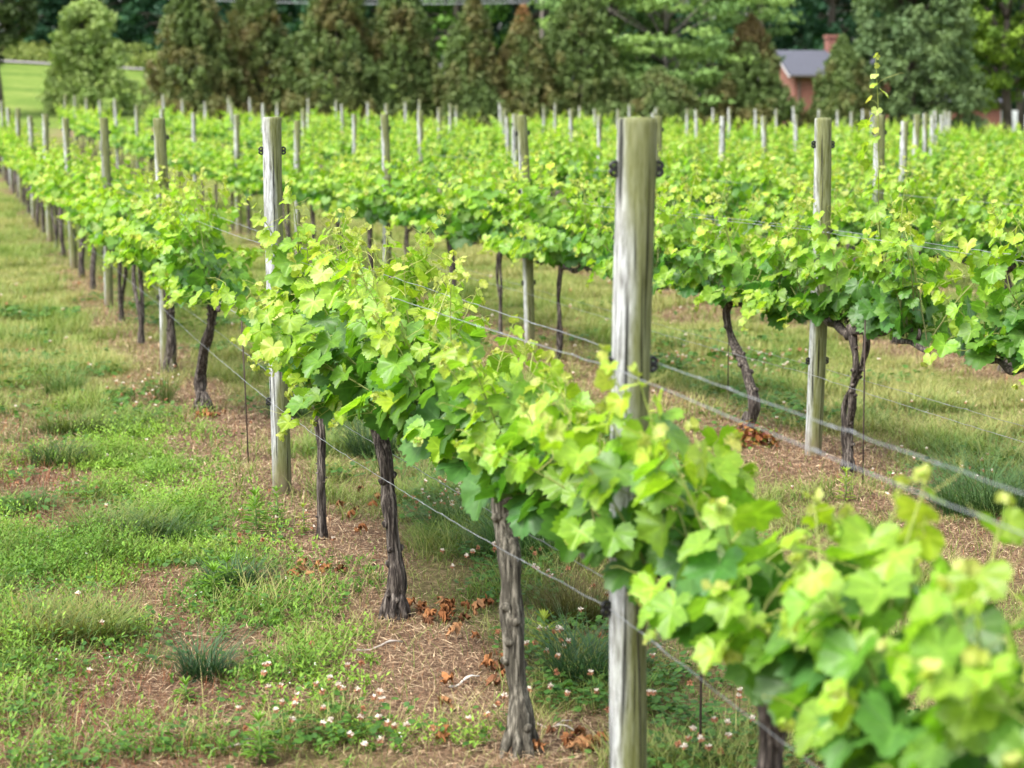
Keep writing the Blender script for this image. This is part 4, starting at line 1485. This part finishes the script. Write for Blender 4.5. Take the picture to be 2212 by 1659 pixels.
def small_outbuilding():
    px, Y = 2110, 116
    x = at_depth(px, Y); z0 = g1(x, Y)
    root = empty('brick_outbuilding', (x, Y, z0), math.radians(8))
    w = MB(); w.box((-1.4, 0, -0.2), (1.4, 4, 1.75 - z0 + 1.1)); w.obj('wall', M_BRICK, root)
    r = MB()
    h = 1.75 - z0 + 1.1
    r.add([(-1.7, -0.3, h + 0.004), (1.7, -0.3, h + 0.004), (1.7, 4.3, h + 0.004), (-1.7, 4.3, h + 0.004), (-1.7, 2, h + 0.55), (1.7, 2, h + 0.55)],
          [[0, 1, 5], [0, 5, 4], [2, 3, 4], [2, 4, 5], [1, 2, 5], [3, 0, 4], [0, 2, 1], [0, 3, 2]])
    r.obj('roof', M_ROOF, root)
    d = MB(); d.box((1.42, 0.4, 0.2), (2.6, 0.5, h - 0.4)); d.obj('side_door', M_WHITE, root)
    tag(root, 'low red brick outbuilding with a white panel behind the right edge tree', 'building')


small_outbuilding()

# utility pole, overhead cables, mailbox by the road
def utility_pole(px, Y, label):
    x = at_depth(px, Y); z0 = g1(x, Y)
    root = empty('utility_pole', (x, Y, z0))
    m = MB(); m.tube([(0, 0, -0.3), (0.02, 0, 4), (0, 0, 8.5)], [0.16, 0.14, 0.11], 10); m.obj('pole', M_POLE, root, smooth_=True)
    c = MB(); c.box((-0.06, -1.1, 7.6), (0.06, 1.1, 7.74)); c.obj('crossarm', M_POLE, root)
    tag(root, label, 'utility pole', 'utility poles along the road')
    return x, Y, z0


pa = utility_pole(1170, 138, 'utility pole rising behind the orange-topped cedar')
pb = utility_pole(-260, 138, 'utility pole beyond the dark edge tree')
for q, dz in enumerate((0.0, 0.55)):
    t = np.linspace(0, 1, 40)
    za, zb = 9.85 + dz * 0.5, 11.6 + dz
    P = np.stack([pa[0] + (pb[0] - pa[0]) * t, 138 + 0 * t + q * 0.6, za + (zb - za) * t - 1.5 * t * (1 - t) * 2], 1)
    m = MB(); m.tube(P, 0.035, 6)
    o = m.obj('overhead_cable', M_CABLE, smooth_=True)
    tag(o, ['lower of two overhead cables before the dark wood', 'upper of two overhead cables before the dark wood'][q], 'cable', 'overhead cables')
x = at_depth(963, 140)
root = empty('mailbox', (x, 140, g1(x, 140)))
m = MB(); m.box((-0.05, -0.05, -0.2), (0.05, 0.05, 1.0)); m.obj('mailbox_post', M_POLE, root)
m = MB()
a = np.linspace(0, math.pi, 9)
prof = np.concatenate([[[-0.22, 1.0], [0.22, 1.0]], np.stack([0.22 * np.cos(a), 1.22 + 0.22 * np.sin(a)], 1)])
V = np.concatenate([np.insert(prof, 1, -0.3, axis=1), np.insert(prof, 1, 0.3, axis=1)])
n = len(prof); j = np.arange(n)
F = np.concatenate([np.stack([j, (j + 1) % n, (j + 1) % n + n], 1), np.stack([j, (j + 1) % n + n, j + n], 1), np.stack([0 * j[2:], j[1:-1], j[2:]], 1), np.stack([0 * j[2:] + n, j[2:] + n, j[1:-1] + n], 1)])
m.add(V, F); m.obj('mailbox_body', M_WHITE, root)
tag(root, 'small white mailbox by the road, between two cedars', 'mailbox')

# ------------------------------------------------------------------ vineyard floor cover
rg = np.random.default_rng(9)


def sample(N, z0, z1, marg=0.5):
    zc = z0 + (z1 - z0) * rg.random(N)
    X = (rg.random(N) - 0.5) * 2 * (0.262 * zc + marg)
    Y = (zc - 0.2646) / 0.9912
    return X, Y, zc


BL = np.array([[-0.5, 0, 0], [0.5, 0, 0], [-0.42, 0.03, 0.45], [0.42, 0.03, 0.45], [0.0, 0.16, 1.0]])
BLF = np.array([[0, 1, 3], [0, 3, 2], [2, 3, 4]])
BT = np.array([[-0.5, 0, 0], [0.5, 0, 0], [0, 0.1, 1.0]])
BTF = np.array([[0, 1, 2]])


def blades(mb, X, Y, Z, h, w, cb, ct, lean=0.5, tri=False, bend=1.0, az=None):
    n = len(X)
    if n == 0:
        return
    a = rg.random(n) * 6.283 if az is None else az
    le = np.abs(rg.normal(0, lean, n))
    T, TF = (BT, BTF) if tri else (BL, BLF)
    ca, sa = np.cos(a), np.sin(a)
    up = np.stack([-sa * np.sin(le), ca * np.sin(le), np.cos(le)], 1)
    sd = np.stack([ca, sa, 0 * a], 1)
    fw = np.cross(up, sd)
    k = len(T)
    bz = T[:, 1] * bend * 3
    P = (sd[:, None] * (T[None, :, 0:1] * w[:, None, None]) + up[:, None] * (T[None, :, 2:3] * h[:, None, None])
         + (np.stack([-sa, ca, -0.35 + 0 * a], 1))[:, None] * (bz[None, :, None] * h[:, None, None]))
    P = P + np.stack([X, Y, Z - 0.005], 1)[:, None]
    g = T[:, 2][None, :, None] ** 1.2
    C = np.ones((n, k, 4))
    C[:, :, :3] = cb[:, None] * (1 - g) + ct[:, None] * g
    mb.add(P.reshape(-1, 3), (TF[None] + (np.arange(n) * k)[:, None, None]).reshape(-1, 3), C.reshape(-1, 4))


def mixc(a, b, t):
    return np.array(a)[None] * (1 - t[:, None]) + np.array(b)[None] * t[:, None]


def build_cover():
    # turf grass
    mb = MB()
    X, Y, zc = sample(800000, 4.6, 46)
    f = fields(X, Y)
    keep = rg.random(len(X)) < np.clip(f['grass'] * (0.55 + 0.45 * smooth(0.3, 0.6, f['n2'])) + 0.06, 0, 1)
    X, Y, zc = X[keep], Y[keep], zc[keep]
    n1, n2, lf = f['n1'][keep], f['n2'][keep], f['left'][keep]
    Z = gz(X, Y)
    h = (0.022 + 0.11 * smooth(0.45, 0.74, n2) + 0.02 * rg.random(len(X))) * (0.7 + 0.6 * rg.random(len(X))) * (1.15)
    w = 0.0030 * np.maximum(1, zc / 7.5)
    dry = np.clip(smooth(0.35, 0.7, fbm(X * 0.55, Y * 0.55, 77)) * 0.34 + 0.38 * smooth(0.4, 0.65, fbm(X * 2.1, Y * 2.1, 78)) + rg.normal(0, 0.22, len(X)), 0, 1)
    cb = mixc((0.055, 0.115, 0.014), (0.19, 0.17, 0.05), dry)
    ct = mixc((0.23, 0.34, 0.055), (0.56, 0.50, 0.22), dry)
    v = (0.8 + 0.4 * rg.random((len(X), 1)))
    nr = zc < 14
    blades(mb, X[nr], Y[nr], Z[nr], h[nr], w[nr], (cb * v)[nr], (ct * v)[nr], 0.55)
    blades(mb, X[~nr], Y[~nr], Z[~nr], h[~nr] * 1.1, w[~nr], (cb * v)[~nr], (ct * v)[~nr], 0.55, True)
    # long grass patches
    X, Y, zc = sample(140000, 4.6, 16)
    f = fields(X, Y)
    keep = rg.random(len(X)) < f['tall'] * smooth(0.30, 0.62, f['n2']) * 1.0
    X, Y, zc = X[keep], Y[keep], zc[keep]
    dry = np.clip(rg.normal(0.15, 0.25, len(X)), 0, 1)
    v = (0.75 + 0.5 * rg.random((len(X), 1)))
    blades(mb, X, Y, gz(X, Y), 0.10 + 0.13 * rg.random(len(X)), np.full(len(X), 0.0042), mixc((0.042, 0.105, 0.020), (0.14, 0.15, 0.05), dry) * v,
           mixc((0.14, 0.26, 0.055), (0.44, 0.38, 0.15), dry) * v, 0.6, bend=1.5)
    tag(mb.obj('grass', M_GRASS), 'short yellow-green grass between the vine rows', 'grass', None, 'stuff')

    # dry straw and dead stalks
    mb = MB()
    X, Y, zc = sample(420000, 4.6, 26)
    f = fields(X, Y)
    keep = rg.random(len(X)) < np.clip(f['bare'] * 1.0 + 0.10, 0, 1)
    X, Y, zc, st = X[keep], Y[keep], zc[keep], f['strip'][keep]
    n = len(X)
    L = (0.012 + 0.04 * rg.random(n) ** 2)
    t = rg.random(n)
    pal = mixc((0.14, 0.072, 0.040), (0.40, 0.28, 0.16), np.clip(t * (0.45 + 0.75 * st), 0, 1))
    patch = f['left'][keep] * (1 - smooth(0.2, 0.6, st)) * f['near'][keep]
    L = L * (1 + 1.3 * patch)
    red = rg.random(n) < 0.18 + 0.45 * patch
    pal[red] = pal[red] * [0.95, 0.6, 0.45]
    v = 0.55 + 0.7 * rg.random((n, 1))
    blades(mb, X, Y, gz(X, Y) + 0.004 + 0.012 * rg.random(n), L, 0.0013 * np.maximum(1, zc / 6) * (0.6 + 0.8 * rg.random(n)), pal * v, pal * v, 1.0, bend=0.4)
    lie = rg.random(n) < 0.75
    X2, Y2, z2 = X[lie], Y[lie], zc[lie]
    q = len(X2)
    a = rg.random(q) * 6.28
    T = np.array([[-0.5, 0, 0], [0.5, 0, 0], [0.5, 0.5, 0.06], [-0.5, 0.5, 0.06], [0, 1, 0.0]])
    TF = np.array([[0, 1, 2], [0, 2, 3], [3, 2, 4]])
    R = basis(np.tile([[0, 0, 1.0]], (q, 1)) + rg.normal(0, 0.22, (q, 3)), np.stack([np.cos(a), np.sin(a), 0 * a], 1))
    s = np.stack([0.0016 * np.maximum(1, z2 / 6) * (0.6 + 0.8 * rg.random(q)), 0.015 + 0.07 * rg.random(q) ** 2.2, 0.03 + 0 * a], 1)
    c = mixc((0.16, 0.080, 0.042), (0.68, 0.53, 0.33), rg.random(q) ** 1.5) * (0.6 + 0.5 * rg.random((q, 1)))
    mb.inst(T, TF, np.stack([X2, Y2, gz(X2, Y2) + 0.006 + 0.012 * rg.random(q)], 1), R, s, c)
    tag(mb.obj('straw_litter', M_STRAW), 'brown straw and dead stalks littering the bare strips', 'straw', None, 'stuff')

    # fine-leaved bright weeds
    mb = MB()
    X, Y, zc = sample(190000, 4.6, 17)
    f = fields(X, Y)
    keep = rg.random(len(X)) < np.clip(f['weed'] * (0.15 + smooth(0.33, 0.6, f['n2'])) * 1.0, 0, 1) * (0.35 + 0.65 * (1 - f['strip'] * 0.7))
    X, Y, zc = X[keep], Y[keep], zc[keep]
    n = len(X)
    hh = 0.02 + 0.19 * rg.random(n) ** 1.4 * (0.2 + smooth(0.42, 0.7, fbm(X * 2.6, Y * 2.6, 55)))
    TW = np.array([[0, 0, 0], [0.20, 0.45, 0.05], [0, 1, 0.0], [-0.20, 0.45, 0.05]]); TWF = np.array([[0, 1, 2], [0, 2, 3]])
    zg = gz(X, Y)
    for k in range(10):
        g = (k + 0.5) / 10
        a = rg.random(n) * 6.28
        off = rg.normal(0, 0.012, (n, 2))
        pos = np.stack([X + off[:, 0] * g * 1.5, Y + off[:, 1] * g * 1.5, zg + hh * g * 1.05], 1)
        tip = np.stack([np.cos(a), np.sin(a), 0.35 + 0.9 * g + 0 * a], 1)
        nrm = np.stack([-np.cos(a) * 0.6, -np.sin(a) * 0.6, 1 + 0 * a], 1) + rg.normal(0, 0.25, (n, 3))
        hue = fbm(X * 2, Y * 2, 66)
        c = mixc((0.055, 0.150, 0.016), (0.235, 0.39, 0.042), np.clip(smooth(0.3, 0.7, hue) * 0.6 + 0.4 * g, 0, 1)) * (0.75 + 0.5 * rg.random((n, 1)))
        mb.inst(TW, TWF, pos, basis(nrm, tip), (0.016 + 0.016 * rg.random(n)) * (1.15 - 0.4 * g), c)
    tag(mb.obj('weeds', M_GRASS), 'low bright green weeds in patches beside the front row', 'weeds', None, 'stuff')

    # clover leaves and low broad leaves
    mb = MB()
    X, Y, zc = sample(190000, 4.6, 22)
    f = fields(X, Y)
    low = 0.30 * f['left'] * f['near'] * smooth(0.5, 0.62, fbm(X * 2.2, Y * 2.2, 91))
    keep = rg.random(len(X)) < np.clip(np.maximum(f['clov'], low) * smooth(0.25, 0.5, f['n2']), 0, 1)
    X, Y, zc = X[keep], Y[keep], zc[keep]
    n = len(X)
    zg = gz(X, Y)
    hh = 0.02 + 0.06 * rg.random(n)
    ang = np.radians([-60, -30, 0, 30, 60])
    TC = np.vstack([[0, 0, 0], np.stack([np.sin(ang) * [.8, .95, .85, .95, .8], np.cos(ang) * [.8, .95, .85, .95, .8], 0.1 * np.abs(np.sin(ang))], 1)])
    TCF = np.array([[0, 2, 1], [0, 3, 2], [0, 4, 3], [0, 5, 4]])
    a0 = rg.random(n) * 6.28
    base = mixc((0.035, 0.105, 0.016), (0.085, 0.19, 0.026), rg.random(n))
    sz = (0.009 + 0.008 * rg.random(n)) * np.maximum(1, zc / 9)
    tl = rg.normal(0, 0.28, (n, 3))
    for k in range(3):
        a = a0 + k * 2.094
        tip = np.stack([np.cos(a), np.sin(a), 0.15 + 0 * a], 1)
        R = basis(np.array([[0, 0, 1.0]]) + tl, tip)
        mb.inst(TC, TCF, np.stack([X, Y, zg + hh], 1), R, sz, base * (0.85 + 0.3 * rg.random((n, 1))))
    tag(mb.obj('clover', M_GRASS), 'dark green clover patches on the vineyard floor', 'clover', None, 'stuff')

    # clover flower heads, white fading to brown
    mb = MB()
    X, Y, zc = sample(11000, 3.9, 24)
    f = fields(X, Y)
    keep = rg.random(len(X)) < np.clip(blob(X, Y, CLOVER) * 2.4 * smooth(0.42, 0.68, fbm(X * 4.5, Y * 4.5, 71)) + 0.04 * f['clov'] + 0.012, 0, 1)
    X, Y, zc = X[keep], Y[keep], zc[keep]
    zg = gz(X, Y)
    PT = np.array([[0, 0, 0], [0.22, 0.5, 0], [0, 1, 0.1], [-0.22, 0.5, 0]]); PF = np.array([[0, 1, 2], [0, 2, 3]])
    for i in range(len(X)):
        hgt = 0.07 + 0.08 * rg.random()
        b = np.array([X[i], Y[i], zg[i]]); tp = b + np.array([rg.normal(0, 0.02), rg.normal(0, 0.02), hgt])
        mb.tube([b, (b + tp) / 2 + [0.004, 0, 0], tp], 0.0011, 3, np.array([0.10, 0.16, 0.04]), cap=False)
        m = 30 if zc[i] < 9 else 14
        d = rand_unit(rg, m)
        br = rg.random()
        white = np.array([0.74, 0.66, 0.56]); brn = np.array([0.36, 0.17, 0.09])
        c = np.tile(white, (m, 1)) * (0.85 + 0.25 * rg.random((m, 1)))
        lowm = d[:, 2] < (-0.1 if br < 0.45 else (0.35 if br < 0.72 else 1.1))
        c[lowm] = brn * (0.8 + 0.6 * rg.random((lowm.sum(), 1)))
        nr = np.cross(d, rand_unit(rg, m))
        mb.inst(PT, PF, np.tile(tp, (m, 1)), basis(nr, d + [0, 0, 0.2]), np.full(m, 0.0140 * max(1, zc[i] / 12)), np.clip(c, 0, .82))
    # tiny white weed blossoms
    X, Y, zc = sample(9000, 3.9, 15)
    f = fields(X, Y)
    keep = rg.random(len(X)) < f['weed'] * 0.10
    X, Y = X[keep], Y[keep]
    n = len(X)
    for k in range(2):
        mb.inst(PT, PF, np.stack([X, Y, gz(X, Y) + 0.05 + 0.04 * rg.random(n)], 1), basis(rand_unit(rg, n) * 0.4 + [0, -0.4, 1], rand_unit(rg, n)), np.full(n, 0.009), np.tile([0.75, 0.75, 0.66], (n, 1)))
    tag(mb.obj('clover_blossoms', M_PETAL), 'white and browning clover heads dotting the clover', 'clover blossoms', None, 'stuff')


build_cover()


# separate grass tufts that stand out from the cover
def tuft(px, py, h, spread, n, cb, ct, label, name='grass_tuft', w=0.0052, lean=0.5):
    h *= 1.45; n = int(n * 1.7)
    x, y = pix2ground(px, py)
    mb = MB()
    a = rg.random(n) * 6.28; r = spread * np.sqrt(rg.random(n)) * (0.7 + 0.6 * vnoise(np.cos(a) * 1.5 + px, np.sin(a) * 1.5 + py)) * 1.25
    v = 0.7 + 0.5 * rg.random((n, 1))
    blades(mb, np.cos(a) * r, np.sin(a) * r * 0.8, 0 * a, h * (0.35 + 0.85 * rg.random(n) ** 1.3), np.full(n, w), np.tile(cb, (n, 1)) * v, np.tile(ct, (n, 1)) * v, lean, bend=1.3,
           az=a - math.pi / 2 + rg.normal(0, 1.1, n))
    o = mb.obj(name, M_GRASS, loc=(x, y, g1(x, y)))
    tag(o, label, 'grass tuft', 'grass tufts on the vineyard floor')


BG1, BG2 = (0.022, 0.060, 0.024), (0.075, 0.145, 0.055)
YG1, YG2 = (0.055, 0.105, 0.015), (0.20, 0.25, 0.05)
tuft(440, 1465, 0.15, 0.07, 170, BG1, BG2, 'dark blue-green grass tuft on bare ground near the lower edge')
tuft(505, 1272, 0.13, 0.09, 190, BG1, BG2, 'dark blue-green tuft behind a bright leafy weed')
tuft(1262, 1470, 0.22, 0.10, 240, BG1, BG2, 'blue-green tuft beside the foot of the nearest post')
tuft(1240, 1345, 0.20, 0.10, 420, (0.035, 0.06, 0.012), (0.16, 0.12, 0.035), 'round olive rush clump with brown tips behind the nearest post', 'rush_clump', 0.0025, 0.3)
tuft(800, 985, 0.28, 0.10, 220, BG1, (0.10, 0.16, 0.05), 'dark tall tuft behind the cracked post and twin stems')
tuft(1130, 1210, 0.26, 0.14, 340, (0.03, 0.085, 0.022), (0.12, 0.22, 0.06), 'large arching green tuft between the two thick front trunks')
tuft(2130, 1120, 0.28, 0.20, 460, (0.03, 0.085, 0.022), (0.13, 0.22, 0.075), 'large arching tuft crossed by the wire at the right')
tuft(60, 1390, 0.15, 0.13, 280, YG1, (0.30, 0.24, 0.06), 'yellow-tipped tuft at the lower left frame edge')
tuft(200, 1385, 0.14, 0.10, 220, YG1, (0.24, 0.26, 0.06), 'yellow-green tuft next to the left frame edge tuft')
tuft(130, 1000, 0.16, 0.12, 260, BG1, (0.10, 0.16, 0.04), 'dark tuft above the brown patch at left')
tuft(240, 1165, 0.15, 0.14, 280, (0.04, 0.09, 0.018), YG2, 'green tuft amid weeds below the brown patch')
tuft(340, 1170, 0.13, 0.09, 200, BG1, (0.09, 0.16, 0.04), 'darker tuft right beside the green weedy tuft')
tuft(150, 940, 0.16, 0.16, 300, (0.03, 0.07, 0.014), YG2, 'dense tuft in the turf at left, darker at its foot')  # blade colour runs from dark base to lighter tip
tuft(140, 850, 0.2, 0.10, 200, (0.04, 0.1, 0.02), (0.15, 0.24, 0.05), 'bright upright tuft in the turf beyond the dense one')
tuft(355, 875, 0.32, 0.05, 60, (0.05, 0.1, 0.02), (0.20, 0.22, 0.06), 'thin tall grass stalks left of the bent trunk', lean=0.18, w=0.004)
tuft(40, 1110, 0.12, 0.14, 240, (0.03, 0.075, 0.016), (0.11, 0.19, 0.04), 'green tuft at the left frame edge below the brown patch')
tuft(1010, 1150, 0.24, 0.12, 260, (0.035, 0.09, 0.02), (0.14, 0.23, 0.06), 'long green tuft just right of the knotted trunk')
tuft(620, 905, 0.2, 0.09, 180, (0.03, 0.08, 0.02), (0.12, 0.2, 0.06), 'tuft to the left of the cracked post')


def weed_plant(px, py, h, label, nw=9, lw=0.085, c=(0.12, 0.24, 0.022), name='leafy_weed'):
    x, y = pix2ground(px, py)
    root = empty(name, (x, y, g1(x, y)))
    s = MB(); s.tube([(0, 0, -0.01), (0.006, 0, h * 0.5), (0.0, 0.005, h)], [0.004, 0.0035, 0.002], 6, np.array([0.10, 0.16, 0.04])); s.obj('stem', M_SHOOT, root, smooth_=True)
    T = np.array([[0, 0, 0], [0.10, 0.35, 0.03], [0.09, 0.65, 0.02], [0, 1, -0.12], [-0.09, 0.65, 0.02], [-0.10, 0.35, 0.03], [0, 0.5, -0.02]])
    TF = np.array([[0, 1, 6], [1, 2, 6], [2, 3, 6], [3, 4, 6], [4, 5, 6], [5, 0, 6]])
    m = nw * 7
    g = np.sort(rg.random(m)) * 0.88 + 0.12
    g[-10:] = 1
    a = np.arange(m) * 2.4 + rg.normal(0, 0.2, m)
    up = 0.1 + 1.2 * g ** 3
    tip = np.stack([np.cos(a), np.sin(a), up], 1)
    nrm = np.stack([-np.cos(a) * up, -np.sin(a) * up, 1 + 0 * a], 1)
    col = np.array(c)[None] * (0.7 + 0.5 * g[:, None]) * (0.85 + 0.3 * rg.random((m, 1)))
    f = MB(); f.inst(T, TF, np.stack([0 * a, 0 * a, h * g], 1), basis(nrm, tip), lw * (1.1 - 0.45 * g), col)
    f.obj('leaves', M_GRASS, root)
    tag(root, label, 'weed', 'leafy weeds by the front row')


weed_plant(552, 1175, 0.20, 'tallest leafy weed, at the foot of the cracked post')
weed_plant(598, 1150, 0.17, 'leafy weed touching the cracked post', 7, 0.06)
weed_plant(462, 1290, 0.11, 'bright leafy weed in front of the dark blue-green tuft', 6, 0.09)
weed_plant(490, 1275, 0.12, 'bright weed with upright rosette beside that dark tuft', 6, 0.08)
weed_plant(400, 1510, 0.06, 'tiny bright weed on the bare brown soil', 5, 0.06)
weed_plant(560, 1655, 0.14, 'weed at the lower edge below the bare soil', 7, 0.07)
weed_plant(1175, 1412, 0.12, 'pale yellow-green weed right of the peeling trunk', 6, 0.09, (0.22, 0.28, 0.03))
weed_plant(480, 1390, 0.10, 'small weed over the blue-green tuft', 6, 0.05)
weed_plant(655, 1165, 0.13, 'pale young sprout at the foot of the twin stems', 5, 0.05, (0.22, 0.3, 0.03))
def color_clump(px, py, label):
    x, y = pix2ground(px, py)
    mb = MB()
    m = 420
    d = rand_unit(rg, m); d[:, 2] = np.abs(d[:, 2])
    pos = d * np.array([0.17, 0.12, 0.15]) * (0.35 + 0.65 * rg.random((m, 1)))
    T = np.array([[0, 0, 0], [0.32, 0.5, 0.05], [0, 1, -0.05], [-0.32, 0.5, 0.05]]); TF = np.array([[0, 1, 2], [0, 2, 3]])
    pick = rg.integers(0, 4, m)
    col = np.array([(0.24, 0.085, 0.025), (0.30, 0.15, 0.03), (0.16, 0.19, 0.03), (0.20, 0.06, 0.03)])[pick] * (0.7 + 0.5 * rg.random((m, 1)))
    mb.inst(T, TF, pos, basis(d + rg.normal(0, 0.5, (m, 3)) + [0, 0, .5], rand_unit(rg, m)), 0.026 + 0.026 * rg.random(m), col)
    o = mb.obj('low_shrub', M_GRASS, loc=(x, y, g1(x, y)))
    tag(o, label, 'weed')


color_clump(1625, 980, 'low orange-red leafy clump at the foot of the bent second-row trunk')
weed_plant(1825, 1095, 0.16, 'vine sucker with small bright leaves below the forked trunk', 5, 0.07, (0.22, 0.32, 0.03))


# fallen dead vine leaves
def fallen(pxs, label, group):
    T, TF, vn = LT['hi'][3]
    protos_ = []
    for k in range(4):
        V = T.copy()
        V[:, 2] = V[:, 2] * 2.4 + 0.22 * np.sin(V[:, 0] * 11 + k) + 0.2 * np.cos(V[:, 1] * 10 + k * 2)
        V[:, :2] *= (0.8 + 0.3 * np.sin(np.arange(len(V)) * 1.7 + k))[:, None]
        V[:, 2] -= V[:, 2].min()
        mb = MB(); c = np.array([(0.22, 0.085, 0.030), (0.27, 0.115, 0.042), (0.15, 0.065, 0.03), (0.30, 0.15, 0.065)][k])
        mb.add(V, TF, np.hstack([np.tile(c, (len(V), 1)) * (0.8 + 0.4 * rg.random((len(V), 1))), vn[:, None] * 0.3]))
        protos_.append(mb.mesh('fallen_leaf', M_STRAW, True))
    for i, (px, py) in enumerate(pxs):
        x, y = pix2ground(px, py)
        o = bpy.data.objects.new('fallen_leaf', protos_[i % 4]); COL.objects.link(o)
        s = 0.030 + 0.028 * rg.random()
        o.scale = (s, s, s)
        o.location = (x, y, g1(x, y) + 0.008)
        o.rotation_euler = (rg.normal(0, 0.3), rg.normal(0, 0.3), rg.random() * 6.28)
        tag(o, label, 'dead leaf', group)


rf = random.Random(4)
fl = lambda cx, cy, rx, ry, n: [(cx + rf.gauss(0, rx), cy + rf.gauss(0, ry)) for _ in range(n)]
fallen(fl(955, 1345, 55, 14, 16) + fl(1000, 1325, 30, 8, 6), 'orange dead leaf in the drift right of the knotted trunk foot', 'leaf drift by the knotted trunk')
fallen(fl(680, 1255, 40, 10, 9), 'orange dead leaf on the straw below the twin stems', 'leaves below the twin stems')
fallen(fl(440, 912, 22, 7, 10), 'orange dead leaf at the foot of the bent trunk', 'leaves by the bent trunk')
fallen(fl(1240, 1620, 40, 18, 14), 'orange dead leaf by the lower end of the nearest post', 'leaves by the nearest post')
fallen(fl(960, 1450, 120, 50, 10), 'lone orange dead leaf on the straw before the knotted trunk', 'scattered leaves on the straw')
fallen(fl(760, 1105, 50, 25, 9), 'orange dead leaf near the post and twin stems', 'leaves past the twin stems')


def twig(px, py, L, a, label, c=(0.34, 0.30, 0.26)):
    x, y = pix2ground(px, py)
    mb = MB()
    t = np.linspace(-0.5, 0.5, 7)
    P = np.stack([np.cos(a) * t * L, np.sin(a) * t * L, 0.012 + 0.012 * np.sin(t * 6)], 1) + rg.normal(0, 0.004, (7, 3)) * [1, 1, 0]
    mb.tube(P, np.linspace(0.005, 0.003, 7), 6, np.array(c)); mb.tube([P[3], P[3] + [0.03, 0.03, 0.012], P[3] + [0.06, 0.035, 0.01]], [0.003, 0.0025, 0.002], 5, np.array(c))
    tag(mb.obj('dead_twig', M_STRAW, smooth_=True, loc=(x, y, g1(x, y))), label, 'twig', 'dead twigs on the ground')


twig(510, 1615, 0.22, 0.0, 'pale forked twig lying on bare soil at the lower edge')
twig(1195, 1580, 0.16, -0.7, 'grey twig beside the peeling trunk foot')
twig(820, 1415, 0.2, 0.5, 'grey twig on straw in front of the knotted trunk')
twig(1000, 1490, 0.14, 0.9, 'pale curled twig on straw between two front trunks', (0.6, 0.55, 0.48))
